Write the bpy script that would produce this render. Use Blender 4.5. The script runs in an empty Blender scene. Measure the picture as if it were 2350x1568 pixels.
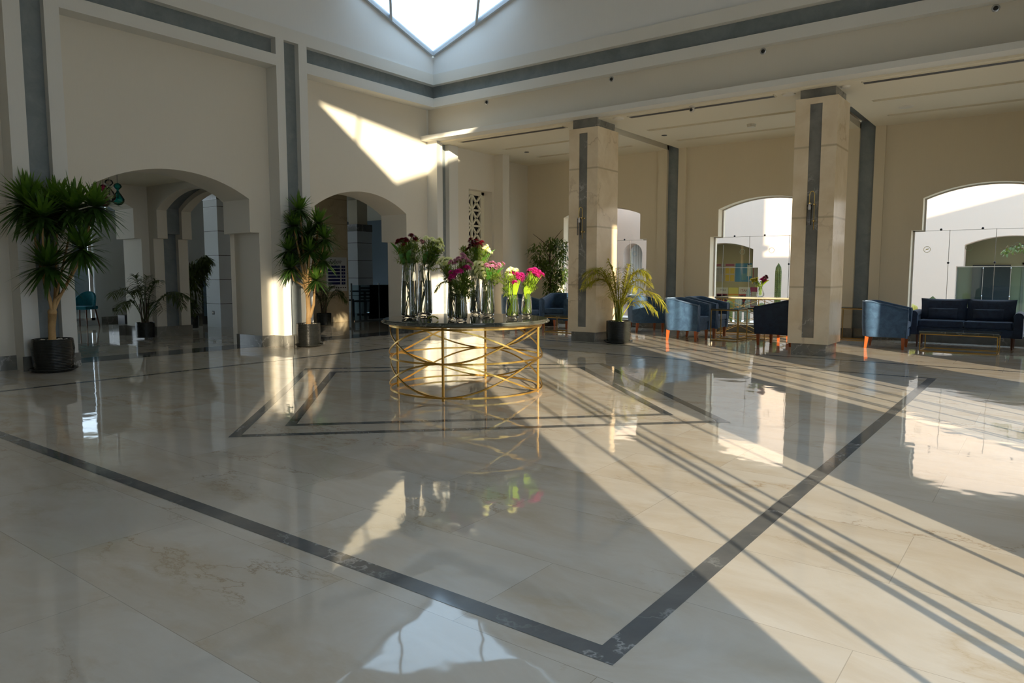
import bpy, bmesh, math, random
from mathutils import Vector, Matrix
random.seed(7)
S = bpy.context.scene
COL = S.collection
PI = math.pi
RND = random.random
def U(a, b): return random.uniform(a, b)

# ------------------------------------------------------------------ mesh builder
class MB:
    def __init__(s): s.v = []; s.f = []; s.m = []; s.mi = 0
    def face(s, *ids): s.f.append(tuple(ids)); s.m.append(s.mi)
    def poly(s, pts):
        b = len(s.v); s.v += [tuple(p) for p in pts]; s.face(*range(b, b + len(pts))); return s
    def box(s, x0, x1, y0, y1, z0, z1):
        b = len(s.v)
        s.v += [(x, y, z) for z in (z0, z1) for y in (y0, y1) for x in (x0, x1)]
        for q in ((0, 2, 3, 1), (4, 5, 7, 6), (0, 1, 5, 4), (2, 6, 7, 3), (0, 4, 6, 2), (1, 3, 7, 5)):
            s.face(*[b + i for i in q])
        return s
    def prism(s, pts, axis, a0, a1):
        """2-D polygon extruded along an axis; 'x': pts are (y,z), 'y': (x,z), 'z': (x,y)"""
        n = len(pts); b = len(s.v)
        for a in (a0, a1):
            for p, q in pts:
                s.v.append({'x': (a, p, q), 'y': (p, a, q), 'z': (p, q, a)}[axis])
        s.face(*[b + i for i in range(n)][::-1]); s.face(*[b + n + i for i in range(n)])
        for i in range(n):
            j = (i + 1) % n; s.face(b + i, b + j, b + n + j, b + n + i)
        return s
    def lathe(s, prof, c=(0, 0, 0), n=32):
        b = len(s.v); k = len(prof)
        for i in range(n):
            a = 2 * PI * i / n
            for r, z in prof: s.v.append((c[0] + r * math.cos(a), c[1] + r * math.sin(a), c[2] + z))
        for i in range(n):
            j = (i + 1) % n
            for t in range(k - 1):
                s.face(b + i * k + t, b + j * k + t, b + j * k + t + 1, b + i * k + t + 1)
        return s
    def cyl(s, c, r, z0, z1, n=20, r2=None):
        r2 = r if r2 is None else r2
        return s.lathe([(0.0005, z0), (r, z0), (r2, z1), (0.0005, z1)], (c[0], c[1], 0), n)
    def tube(s, pts, r, n=6, closed=False, flat=None):
        """r: number or list; flat=(w,h) rectangular bar section (w along up/out, h sideways)"""
        P = [Vector(p) for p in pts]; k = len(P); b = len(s.v)
        up = Vector((0, 0, 1)); prev = None
        for i, p in enumerate(P):
            if closed: t = P[(i + 1) % k] - P[i - 1]
            else: t = P[min(i + 1, k - 1)] - P[max(i - 1, 0)]
            if t.length < 1e-9: t = Vector((0, 0, 1))
            t.normalize()
            if prev is None:
                u = up if abs(t.dot(up)) < .95 else Vector((1, 0, 0))
                e1 = (u - t * u.dot(t)).normalized()
            else: e1 = (prev - t * prev.dot(t)).normalized()
            prev = e1; e2 = t.cross(e1)
            rr = r[i] if isinstance(r, (list, tuple)) else r
            if flat:
                for w, h in ((1, 1), (-1, 1), (-1, -1), (1, -1)): s.v.append(tuple(p + e1 * flat[0] * w / 2 + e2 * flat[1] * h / 2))
            else:
                for j in range(n):
                    a = 2 * PI * j / n; s.v.append(tuple(p + (e1 * math.cos(a) + e2 * math.sin(a)) * rr))
        m = 4 if flat else n
        for i in range(k if closed else k - 1):
            q = (i + 1) % k
            for j in range(m):
                l = (j + 1) % m; s.face(b + i * m + j, b + q * m + j, b + q * m + l, b + i * m + l)
        if not closed:
            s.face(*[b + j for j in range(m)][::-1]); s.face(*[b + (k - 1) * m + j for j in range(m)])
        return s
    def ball(s, c, r, n=10, sz=1.0):
        k = n // 2 + 1
        prof = [(max(r * math.sin(PI * i / (k - 1)), .0004), -r * sz * math.cos(PI * i / (k - 1))) for i in range(k)]
        return s.lathe(prof, c, n)
    def build(s, name, mats, parent=None, smooth=False, bevel=0, sub=0, loc=None, rz=None, auto=None):
        me = bpy.data.meshes.new(name); me.from_pydata(s.v, [], s.f)
        if not isinstance(mats, (list, tuple)): mats = [mats]
        for m in mats: me.materials.append(m)
        if len(mats) > 1: me.polygons.foreach_set('material_index', s.m)
        if smooth: me.polygons.foreach_set('use_smooth', [True] * len(s.f))
        me.update()
        o = bpy.data.objects.new(name, me); COL.objects.link(o)
        if parent is not None: o.parent = parent
        if loc is not None: o.location = loc
        if rz is not None: o.rotation_euler = (0, 0, rz)
        if bevel:
            md = o.modifiers.new('bevel', 'BEVEL'); md.width = bevel; md.segments = 3; md.limit_method = 'ANGLE'; md.angle_limit = .7
        if sub:
            md = o.modifiers.new('sub', 'SUBSURF'); md.levels = sub; md.render_levels = sub
        return o

def tag(o, label, cat, group=None):
    o['label'] = label; o['category'] = cat
    if group: o['group'] = group
    return o
def thing(name, label, cat, loc=(0, 0, 0), rz=0, group=None):
    o = bpy.data.objects.new(name, None); COL.objects.link(o)
    o.location = loc; o.rotation_euler = (0, 0, rz); o.empty_display_size = .1
    return tag(o, label, cat, group)
def struct(mb, name, mats, **k):
    o = mb.build(name, mats, **k); o['kind'] = 'structure'; return o
def dup(root, loc, rz=0, label=None, group=None):
    r = root.copy(); COL.objects.link(r); r.location = loc; r.rotation_euler = (0, 0, rz)
    if label: r['label'] = label
    if group: r['group'] = group
    for ch in list(root.children):
        c = ch.copy(); COL.objects.link(c); c.parent = r
        for g in list(ch.children):
            d = g.copy(); COL.objects.link(d); d.parent = c
    return r

# ------------------------------------------------------------------ materials
class NT:
    def __init__(s, name):
        s.m = bpy.data.materials.new(name); s.m.use_nodes = True
        s.t = s.m.node_tree; s.n = s.t.nodes; s.l = s.t.links
        s.b = s.n['Principled BSDF']; s.out = s.n['Material Output']
    def node(s, k, **p):
        o = s.n.new(k)
        for a, v in p.items():
            if a.startswith('_'): setattr(o, a[1:], v)
            else: o.inputs[a.replace('__', ' ')].default_value = v
        return o
    def link(s, a, b): s.l.new(a, b)
    def co(s, scale=(1, 1, 1), kind='Object'):
        if kind == 'Position':
            c = s.node('ShaderNodeNewGeometry').outputs['Position']
        else: c = s.node('ShaderNodeTexCoord').outputs[kind]
        mp = s.node('ShaderNodeMapping'); mp.inputs['Scale'].default_value = scale
        s.link(c, mp.inputs[0]); return mp.outputs[0]
    def noise(s, co, scale, detail=4, rough=.55, dist=0):
        o = s.node('ShaderNodeTexNoise', Scale=scale, Detail=detail, Roughness=rough, Distortion=dist)
        s.link(co, o.inputs['Vector']); return o.outputs['Fac']
    def ramp(s, fac, stops):
        o = s.node('ShaderNodeValToRGB'); e = o.color_ramp.elements
        while len(e) < len(stops): e.new(.5)
        for i, (p, c) in enumerate(stops):
            e[i].position = p; e[i].color = (c[0], c[1], c[2], 1) if isinstance(c, (tuple, list)) else (c, c, c, 1)
        s.link(fac, o.inputs[0]); return o.outputs[0]
    def mix(s, fac, a, b, mode='MIX'):
        o = s.node('ShaderNodeMix', _data_type='RGBA', _blend_type=mode)
        for sock, v in ((o.inputs[0], fac), (o.inputs[6], a), (o.inputs[7], b)):
            if isinstance(v, (int, float)): sock.default_value = v
            elif isinstance(v, tuple): sock.default_value = (v[0], v[1], v[2], 1)
            else: s.link(v, sock)
        return o.outputs[2]
    def math(s, op, a, b=0.0):
        o = s.node('ShaderNodeMath', _operation=op)
        for i, v in enumerate((a, b)):
            if isinstance(v, (int, float)): o.inputs[i].default_value = v
            else: s.link(v, o.inputs[i])
        return o.outputs[0]
    def bump(s, h, strength=.2, dist=.01):
        o = s.node('ShaderNodeBump', Strength=strength, Distance=dist)
        s.link(h, o.inputs['Height']); s.link(o.outputs[0], s.b.inputs['Normal'])
    def base(s, v):
        i = s.b.inputs['Base Color']
        if isinstance(v, tuple): i.default_value = (v[0], v[1], v[2], 1)
        else: s.link(v, i)
def simple(name, col, rough=.5, metal=0, **kw):
    t = NT(name); t.base(col); t.b.inputs['Roughness'].default_value = rough; t.b.inputs['Metallic'].default_value = metal
    for k, v in kw.items(): t.b.inputs[k.replace('__', ' ')].default_value = v
    return t.m
def wallmat(name, col, rough=.75):
    t = NT(name); c = t.co((1, 1, 1), 'Position'); st = t.co((30, 30, 1.2), 'Position')
    a = t.noise(st, 3, 3, .6); b = t.noise(c, 1.1, 3)
    k = t.mix(t.math('MULTIPLY', a, .16), col, tuple(x * .72 for x in col))
    k = t.mix(t.math('MULTIPLY', b, .12), k, tuple(x * .86 for x in col))
    t.base(k); t.b.inputs['Roughness'].default_value = rough; t.bump(a, .12, .003); return t.m
def band(name, a, b, rough=.6):
    t = NT(name); c = t.co((1, 1, 1), 'Position')
    n = t.noise(c, 3.2, 6, .65, .6); f = t.noise(c, 26, 3)
    k = t.mix(t.ramp(n, [(.3, 0), (.7, 1)]), a, b); k = t.mix(t.math('MULTIPLY', f, .25), k, tuple(x * 1.25 for x in b))
    t.base(k); t.b.inputs['Roughness'].default_value = rough; t.bump(f, .1, .003); return t.m
def marble(name, a, b, vein, rough=.12, vscale=1.6, amount=1.0, joints=None):
    t = NT(name); c = t.co((1, 1, 1), 'Position')
    wob = t.node('ShaderNodeTexNoise', Scale=2.0, Detail=6, Roughness=.6); t.link(c, wob.inputs['Vector'])
    w2 = t.node('ShaderNodeVectorMath', _operation='SCALE'); t.link(wob.outputs['Color'], w2.inputs[0]); w2.inputs['Scale'].default_value = .9
    w3 = t.node('ShaderNodeVectorMath', _operation='ADD'); t.link(c, w3.inputs[0]); t.link(w2.outputs[0], w3.inputs[1])
    vo = t.node('ShaderNodeTexVoronoi', _feature='DISTANCE_TO_EDGE', Scale=vscale); t.link(w3.outputs[0], vo.inputs['Vector'])
    n = t.noise(c, 2.5, 6, .6, .4)
    k = t.mix(t.ramp(n, [(.32, 0), (.68, 1)]), a, b)
    ve = t.ramp(vo.outputs['Distance'], [(0, 1), (.012, .55), (.035, 0)])
    gate = t.ramp(t.noise(c, 1.7, 2), [(.45, 0), (.62, amount)])
    k = t.mix(t.math('MULTIPLY', ve, gate), k, vein)
    if joints:
        br = t.node('ShaderNodeTexWave', _wave_type='BANDS', _bands_direction='Z', Scale=joints); t.link(c, br.inputs['Vector'])
        k = t.mix(t.ramp(br.outputs['Fac'], [(0, 1), (.0006, 0)]), k, tuple(x * .75 for x in a))
    t.base(k); t.b.inputs['Roughness'].default_value = rough; return t.m

CREAM = wallmat('cream_wallpaper', (.755, .705, .60)); LOUNGE = wallmat('cream_wallpaper_warm_lit', (.75, .66, .49)); TRIMC = wallmat('pale_moulding_paint', (.76, .75, .70))  # lounge cream shifted to tan: warm bounced light put into its colour
CEIL = simple('ceiling_paint', (.80, .73, .57), .8)
WHITEWALL = wallmat('white_paint', (.80, .81, .80))
EXT = wallmat('courtyard_plaster', (.70, .56, .47), .9)
BAND = band('grey_green_stucco', (.15, .18, .19), (.24, .27, .28))
DARKM = marble('dark_green_marble', (.13, .13, .115), (.24, .235, .21), (.48, .47, .43), .12, 2.2)
DARKM2 = marble('stripe_marble', (.10, .108, .118), (.17, .178, .185), (.42, .43, .44), .07, 3.0)
BEIGEM = marble('beige_marble', (.70, .56, .37), (.82, .69, .50), (.40, .27, .16), .14, 1.1, .5, joints=.30)
STONEW = marble('gold_stone', (.55, .44, .27), (.68, .58, .40), (.35, .27, .16), .2, 1.2, .5, joints=.5)
BLACKTOP = marble('black_marble', (.05, .055, .045), (.10, .105, .085), (.33, .32, .26), .06, 4.0)
GOLD = simple('brushed_gold', (.80, .50, .13), .30, 1.0)
GOLDD = simple('aged_gold', (.52, .33, .09), .35, 1.0)
BRASS = simple('brass', (.75, .56, .22), .2, 1.0)
STEEL = simple('steel', (.6, .62, .64), .25, 1.0)
WOOD = simple('red_brown_wood', (.36, .085, .02), .28)
WOODD = simple('dark_wood', (.10, .03, .015), .35)
BLACK = simple('black_plastic', (.015, .015, .016), .4)
POT = None
def potmat():
    t = NT('glazed_black_ceramic'); c = t.co((1, 1, 1), 'Object')
    w = t.node('ShaderNodeTexWave', _bands_direction='Z', Scale=16, Distortion=1.6, Detail=2); t.link(c, w.inputs['Vector'])
    t.base(t.mix(t.noise(c, 14, 3), (.012, .013, .012), (.035, .037, .032))); t.b.inputs['Roughness'].default_value = .26; t.b.inputs['Specular IOR Level'].default_value = .22
    t.bump(w.outputs['Fac'], .35, .006); return t.m
POT = potmat()
def leafmat(name, a, b, trans=.25, rough=.4):
    t = NT(name); c = t.co((1, 1, 1), 'Object')
    t.base(t.mix(t.ramp(t.noise(c, 9, 2), [(.35, 0), (.65, 1)]), a, b)); t.b.inputs['Roughness'].default_value = rough
    tr = t.node('ShaderNodeBsdfTranslucent'); tr.inputs[0].default_value = (b[0] * 1.7, b[1] * 1.7, b[2] * .8, 1)
    mx = t.node('ShaderNodeMixShader', Fac=trans); t.link(t.b.outputs[0], mx.inputs[1]); t.link(tr.outputs[0], mx.inputs[2])
    t.link(mx.outputs[0], t.out.inputs['Surface']); return t.m
YUC = leafmat('yucca_leaf', (.025, .065, .014), (.06, .13, .025))
YUCT = leafmat('yucca_young_leaf', (.06, .14, .02), (.12, .23, .03))
PALM = leafmat('palm_leaf', (.13, .18, .025), (.42, .38, .06), .4)
PALMD = leafmat('palm_leaf_dark', (.04, .075, .02), (.09, .12, .03), .2)
FIC = leafmat('ficus_leaf', (.05, .10, .02), (.12, .17, .03), .2)
FILL = leafmat('filler_green', (.05, .11, .015), (.20, .26, .035), .3)
LIME = leafmat('lime_leaf', (.25, .42, .02), (.42, .58, .03), .5)
DKLEAF = leafmat('glossy_leaf', (.03, .12, .015), (.08, .22, .03), .3)
STEM = leafmat('stem_green', (.10, .18, .03), (.22, .28, .06), .2)
BARK = marble('yucca_bark', (.38, .22, .08), (.58, .38, .17), (.22, .12, .05), .7, 14, .8)
BARKD = simple('dark_bark', (.10, .065, .035), .8)
MAROON = leafmat('maroon_petal', (.14, .008, .02), (.24, .015, .03), .15)
MAGENTA = leafmat('magenta_petal', (.50, .02, .26), (.70, .07, .40), .3)
LILAC = leafmat('lilac_petal', (.50, .22, .42), (.66, .36, .56), .3)
WHITEP = leafmat('white_petal', (.90, .90, .84), (.95, .95, .90), .35)
YELP = leafmat('yellow_petal', (.60, .50, .05), (.75, .68, .10), .3)
def velvet(name, a, b, sheen=1.0):
    t = NT(name); c = t.co((1, 1, 1), 'Position'); n = t.noise(c, 7, 5, .7, 1.2); f = t.noise(c, 60, 2)
    t.base(t.mix(t.ramp(n, [(.35, 0), (.7, 1)]), a, b)); t.b.inputs['Roughness'].default_value = .75
    t.b.inputs['Sheen Weight'].default_value = sheen; t.b.inputs['Sheen Roughness'].default_value = .35
    t.b.inputs['Sheen Tint'].default_value = (.45, .6, .85, 1); t.bump(f, .08, .002); return t.m
VELV = velvet('blue_velvet', (.022, .058, .125), (.05, .115, .215), .7)
VELVD = velvet('navy_velvet', (.012, .024, .058), (.026, .048, .10), .5)
TEAL = velvet('teal_fabric', (.0, .12, .17), (.0, .17, .23), .3)
PEB = simple('white_pebble', (.62, .58, .50), .6)
SOIL = simple('soil', (.03, .022, .015), .9)
GLASS = simple('vase_glass', (.99, 1.0, .99), .0, 0, IOR=1.45, Transmission__Weight=1.0)
WATER = simple('water', (1.0, 1.0, .96), .0, 0, IOR=1.33, Transmission__Weight=1.0)
def thin_glass(name, tint=(.94, .97, .96), boost=1.0):
    t = NT(name); tr = t.node('ShaderNodeBsdfTransparent'); tr.inputs[0].default_value = (*tint, 1)
    gl = t.node('ShaderNodeBsdfGlossy', Roughness=0.0); fr = t.node('ShaderNodeFresnel', IOR=1.5)
    mx = t.node('ShaderNodeMixShader'); t.link(t.math('MULTIPLY', fr.outputs[0], boost), mx.inputs[0])
    t.link(tr.outputs[0], mx.inputs[1]); t.link(gl.outputs[0], mx.inputs[2]); t.link(mx.outputs[0], t.out.inputs['Surface']); return t.m
PANE = thin_glass('window_glass'); PANE2 = thin_glass('clear_glass', (.97, .99, .98), .8); BALU = thin_glass('balustrade_glass', (.80, .92, .95))
PINKG = thin_glass('pink_glass', (.75, .12, .40)); TEALG = thin_glass('teal_glass', (.05, .62, .60)); CLEARG = thin_glass('clear_lamp_glass', (.85, .82, .8))
STONECLAD = simple('pale_panel', (.62, .66, .68), .5)
SCREENW = simple('lattice_paint', (.82, .78, .62), .5)
GRAVEL = band('gravel', (.50, .45, .38), (.68, .62, .54), .9)
ROCK = band('rock', (.38, .32, .22), (.50, .44, .32), .9)
CACT = leafmat('cactus_skin', (.07, .10, .025), (.17, .20, .05), .02, .6)
CACTD = leafmat('grey_cactus', (.16, .20, .15), (.28, .31, .24), .05, .7)
OLIVE = wallmat('olive_wall', (.40, .36, .22)); CURT = simple('white_curtain', (.80, .82, .82), .8)
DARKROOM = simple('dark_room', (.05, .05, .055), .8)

# marble floor
def floormat():
    t = NT('polished_marble_floor'); c = t.co((1, 1, 1), 'Position')
    mp = t.node('ShaderNodeMapping'); t.link(c, mp.inputs[0]); mp.inputs['Location'].default_value = (.467, -1.205, 0)
    br = t.node('ShaderNodeTexBrick', _offset=.5, _squash=1.0, Scale=1.0, Mortar__Size=.0016, Mortar__Smooth=.1, Bias=0.0, Brick__Width=1.2, Row__Height=.65)
    br.inputs['Color1'].default_value = (0, 0, 0, 1); br.inputs['Color2'].default_value = (1, 1, 1, 1); br.inputs['Mortar'].default_value = (.5, .5, .5, 1)
    t.link(mp.outputs[0], br.inputs['Vector'])
    # each slab shifts the vein field a little
    off = t.node('ShaderNodeVectorMath', _operation='SCALE'); t.link(br.outputs['Color'], off.inputs[0]); off.inputs['Scale'].default_value = 9.0
    ad = t.node('ShaderNodeVectorMath', _operation='ADD'); t.link(c, ad.inputs[0]); t.link(off.outputs[0], ad.inputs[1])
    sv = t.node('ShaderNodeMapping'); sv.inputs['Scale'].default_value = (.75, 1.5, 1); sv.inputs['Rotation'].default_value = (0, 0, .5); t.link(ad.outputs[0], sv.inputs[0])
    V = sv.outputs[0]
    warm = t.ramp(t.noise(V, 1.6, 7, .62, 1.3), [(.38, 0), (.64, 1)])
    k = t.mix(warm, (.68, .635, .565), (.60, .53, .435))
    k = t.mix(t.math('MULTIPLY', t.ramp(t.noise(V, .8, 4), [(.45, 0), (.7, 1)]), .55), k, (.72, .71, .68))
    k = t.mix(t.math('MULTIPLY', t.noise(V, 30, 3), .15), k, (.5, .45, .38))
    wob = t.node('ShaderNodeTexNoise', Scale=1.8, Detail=7, Roughness=.65); t.link(V, wob.inputs['Vector'])
    w2 = t.node('ShaderNodeVectorMath', _operation='SCALE'); t.link(wob.outputs['Color'], w2.inputs[0]); w2.inputs['Scale'].default_value = 1.4
    w3 = t.node('ShaderNodeVectorMath', _operation='ADD'); t.link(V, w3.inputs[0]); t.link(w2.outputs[0], w3.inputs[1])
    vo = t.node('ShaderNodeTexVoronoi', _feature='DISTANCE_TO_EDGE', Scale=.9); t.link(w3.outputs[0], vo.inputs['Vector'])
    crack = t.ramp(vo.outputs['Distance'], [(0, 1), (.006, .4), (.02, 0)]); gate = t.ramp(t.noise(V, .9, 2), [(.5, 0), (.66, .8)])
    k = t.mix(t.math('MULTIPLY', crack, gate), k, (.33, .23, .14))
    smear = t.ramp(vo.outputs['Distance'], [(0, .55), (.12, 0)]); k = t.mix(t.math('MULTIPLY', smear, t.ramp(t.noise(V, 1.3, 2), [(.45, 0), (.65, 1)])), k, (.52, .42, .29))
    k = t.mix(t.math('MULTIPLY', br.outputs['Fac'], .55), k, (.30, .26, .21))
    t.base(k); t.b.inputs['Roughness'].default_value = .035; t.b.inputs['IOR'].default_value = 1.62
    # very gentle slab to slab waviness
    h = t.noise(c, 1.9, 2, .4); h2 = t.noise(t.co((3, 3, 3), 'Position'), 2.2, 1)
    hh = t.math('ADD', t.math('MULTIPLY', h, 1.0), t.math('MULTIPLY', h2, .25))
    t.bump(hh, .25, .010); return t.m
FLOOR = floormat()

# ------------------------------------------------------------------ camera
YAW = math.radians(37.03); PITCH = math.radians(5.4)
cam = bpy.data.cameras.new('camera'); cam.sensor_width = 36; cam.lens = 36 * 1645 / 2350
co = bpy.data.objects.new('camera', cam); COL.objects.link(co)
co.location = (0, 0, 1.25); co.rotation_euler = (PI / 2 - PITCH, 0, YAW); cam.clip_end = 300; S.camera = co
RT = Vector((math.cos(YAW), math.sin(YAW), 0)); FD = Vector((-math.sin(YAW), math.cos(YAW), 0))

# ------------------------------------------------------------------ setting
mb = MB(); mb.box(-26, 6.5, -7, 15.6, -.12, 0); struct(mb, 'floor', FLOOR)
# inlaid stripes (flush slabs, a millimetre proud)
def strip(mb, pts, z=.0012): mb.poly([(x, y, z) for x, y in pts])
mb = MB()
X0, X1, Y0, Y1 = -8.95, -1.06, 1.94, 9.85; w = .09
for a in ((X0, Y0, X1, Y0 + w), (X1 - w, Y0 + w, X1, Y1 - w), (X0, Y1 - w * .7, X1, Y1), (X0, Y0 + w, X0 + w, Y1 - w)):
    strip(mb, [(a[0], a[1]), (a[2], a[1]), (a[2], a[3]), (a[0], a[3])])
struct(mb, 'trim_1', DARKM2)
mb = MB(); cx, cy = -4.99, 5.87
for R0, R1 in ((2.87, 2.75), (2.36, 2.24)):
    o = [(cx, cy - R0), (cx + R0, cy), (cx, cy + R0), (cx - R0, cy)]; i = [(cx, cy - R1), (cx + R1, cy), (cx, cy + R1), (cx - R1, cy)]
    for q in range(4): strip(mb, [o[q], o[(q + 1) % 4], i[(q + 1) % 4], i[q]])
struct(mb, 'trim_2', DARKM2)
mb = MB()
strip(mb, [(-10.3, 11.12), (6, 11.12), (6, 11.19), (-10.3, 11.19)])
strip(mb, [(-11.5, 4.3), (-10.85, 4.3), (-10.85, 7.2), (-11.5, 7.2)]); strip(mb, [(-11.5, 8.2), (-10.85, 8.2), (-10.85, 10.84), (-11.5, 10.84)])
struct(mb, 'trim_3', DARKM2)

def arch_pts(u0, u1, zs, za, n=22):
    c = (u0 + u1) / 2; hw = (u1 - u0) / 2; h = za - zs; R = (hw * hw + h * h) / (2 * h); z0 = za - R
    return [(u0 + (u1 - u0) * i / n, z0 + math.sqrt(max(R * R - (u0 + (u1 - u0) * i / n - c) ** 2, 0))) for i in range(n + 1)]
def arch_wall(mb, axis, p0, p1, a0, a1, z1, op, zb=0.0, zf=0.0):
    """solid wall between planes p0..p1, running a0..a1; op=(lower0,lower1,zshoulder,upper0,upper1,zspring,zapex); zb = sill height"""
    l0, l1, zs, u0, u1, zsp, za = op
    P = lambda pts: mb.prism(pts, axis, p0, p1)
    if zb > zf: P([(l0, zf), (l1, zf), (l1, zb), (l0, zb)])
    if a0 < l0: P([(a0, zf), (l0, zf), (l0, zs), (a0, zs)])
    if l1 < a1: P([(l1, zf), (a1, zf), (a1, zs), (l1, zs)])
    P([(a0, zs), (u0, zs), (u0, z1), (a0, z1)]); P([(u1, zs), (a1, zs), (a1, z1), (u1, z1)])
    q = arch_pts(u0, u1, zsp, za)
    for i in range(len(q) - 1): P([q[i], q[i + 1], (q[i + 1][0], z1), (q[i][0], z1)])
A1 = (4.27, 7.20, 1.94, 4.57, 7.03, 2.49, 2.83); A2 = (8.19, 10.84, 1.92, 8.36, 10.67, 2.48, 2.83)

# left wall of the hall
XP, XB, XF, XR = -10.79, -11.54, -10.50, -10.61
YFAR_ = 11.21
mb = MB()
arch_wall(mb, 'x', XB, XP, 4.17, 7.43, 4.69, A1); arch_wall(mb, 'x', XB, XP, 8.05, 11.30, 4.69, A2)
mb.box(XB, XP, -7, .0, 0, 4.69); arch_wall(mb, 'x', XB, XP, 0, 3.2, 4.69, (.3, 3.0, 1.94, .45, 2.85, 2.49, 2.83))
mb.mi = 1
def pier(y0, y1, s0, s1, zt=5.14):
    mb.box(XB, XF, y0, s0, 0, zt); mb.box(XB, XF, s1, y1, 0, zt)
pier(7.43, 8.05, 7.59, 7.88); pier(3.53, 4.17, 3.72, 3.99)
mb.mi = 0; mb.box(XB, XP, 3.2, 3.53, 0, 4.69); mb.mi = 1
mb.box(XP + .0, XF, 11.30, 11.47, 0, 4.03); mb.box(XB, XP, 11.30, 11.68, 0, 4.03); mb.box(XB, XF, 11.68, 11.97, 0, 3.995)
for a, b in ((-7, 3.53), (4.17, 7.43), (8.05, YFAR_)): mb.box(XB, XF, a, b, 4.69 if a != 4.17 and a != 8.05 else 4.69, 4.87)
mb.box(XB, XF, -7, YFAR_, 5.14, 5.35); mb.box(XB, XP, 11.30, 11.9, 4.03, 4.69); mb.box(XB, XF, YFAR_, 11.9, 4.69, 4.87); mb.box(XB, XF, YFAR_, 11.9, 5.14, 5.35)
struct(mb, 'wall_left', [CREAM, TRIMC])
mb = MB()
for a, b in ((7.59, 7.88), (3.72, 3.99)): mb.box(XB, XR, a, b, 0, 5.14)
mb.box(XP, XR, 11.47, 11.68, 0, 3.998)
for a, b in ((4.17, 7.43), (8.05, YFAR_ + .12), (-7, 3.53)): mb.box(XB, XR - .02, a, b, 4.87, 5.14)
struct(mb, 'trim_4', BAND)
# baseboards, left wall
mb = MB(); hb = .19; e = .02
mb.box(XP, XP + e, 7.20, 7.43, 0, hb); mb.box(XB, XP + e, 7.18, 7.20, 0, hb); mb.box(XB, XP + e, 4.27, 4.29, 0, hb); mb.box(XP, XP + e, 4.17, 4.27, 0, hb)
for y0, y1 in ((7.43, 7.59), (7.88, 8.05), (3.53, 3.72), (3.99, 4.17), (11.30, 11.47), (11.68, 11.97)): mb.box(XF, XF + e, y0 - e, y1 + e, 0, hb)
for y0, y1 in ((7.43, 7.60), (4.0, 4.17 + e), (8.0, 8.05 + e)): mb.box(XP, XF, y0 - e, y0, 0, hb)
mb.box(XR, XR + e, 7.59, 7.88, 0, hb); mb.box(XR, XR + e, 3.72, 3.99, 0, hb); mb.box(XP, XP + e, 8.05, 8.19, 0, hb); mb.box(XP, XP + e, 10.84, 11.3, 0, hb); mb.box(XB, XP + e, 10.82, 10.84, 0, hb)
mb.box(XP, XP + e, 3.2, 3.53, 0, hb); mb.box(XP, XF, 11.28, 11.30, 0, hb)
struct(mb, 'baseboard_left', DARKM)

# beam above the lounge, cornice and fascia (far side), and its twin over the entrance side
XE = .55; YN = .53; YFAR = 11.21
mb = MB()
mb.box(XP, XE + .5, 11.36, 11.9, 4.12, 4.69); mb.mi = 1
mb.box(XF, XE + .5, YFAR, 11.9, 4.69, 4.87); mb.box(XF, XE + .5, YFAR, 11.9, 5.14, 5.35)
mb.box(XP, XE + .5, 11.11, 11.9, 4.03, 4.12)
struct(mb, 'wall_right', [CREAM, TRIMC])
mb = MB(); mb.box(XR - .02, XE + .5, YFAR + .12, 11.9, 4.87, 5.14); struct(mb, 'trim_5', BAND)
mb = MB(); mb.box(XF, XE + .5, -.2, YN, 4.03, 5.35); mb.box(XE, XE + .6, -.2, 11.9, 4.03, 5.35); struct(mb, 'wall_back', CREAM)

# gable walls above the cornice (white) up to the glazed corner planes
g = .337; zc = 5.71; L = 11.05 / 2
mb = MB()
def gable(axis, p0, p1, a0, a1):
    m = (a0 + a1) / 2; h = zc + g * (a1 - a0) / 2
    mb.prism([(a0, 5.35), (a1, 5.35), (a1, zc), (m, h), (a0, zc)], axis, p0, p1)
gable('x', XF - .25, XF - .03, YN, YFAR); gable('x', XE, XE + .22, YN, YFAR)
gable('y', YFAR + .03, YFAR + .25, XF, XE); gable('y', YN - .22, YN, XF, XE)
mb.box(XF - .25, XF - .03, YFAR, YFAR + .25, 5.35, zc); mb.box(XF - .03, XF, YFAR + .03, YFAR + .25, 5.35, zc)
mb.box(XE, XE + .22, YFAR, YFAR + .25, 5.35, zc); mb.box(XE, XE + .22, YN - .22, YN, 5.35, zc); mb.box(XF - .25, XF, YN - .22, YN, 5.35, zc)
struct(mb, 'wall_upper', WHITEWALL)
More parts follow.
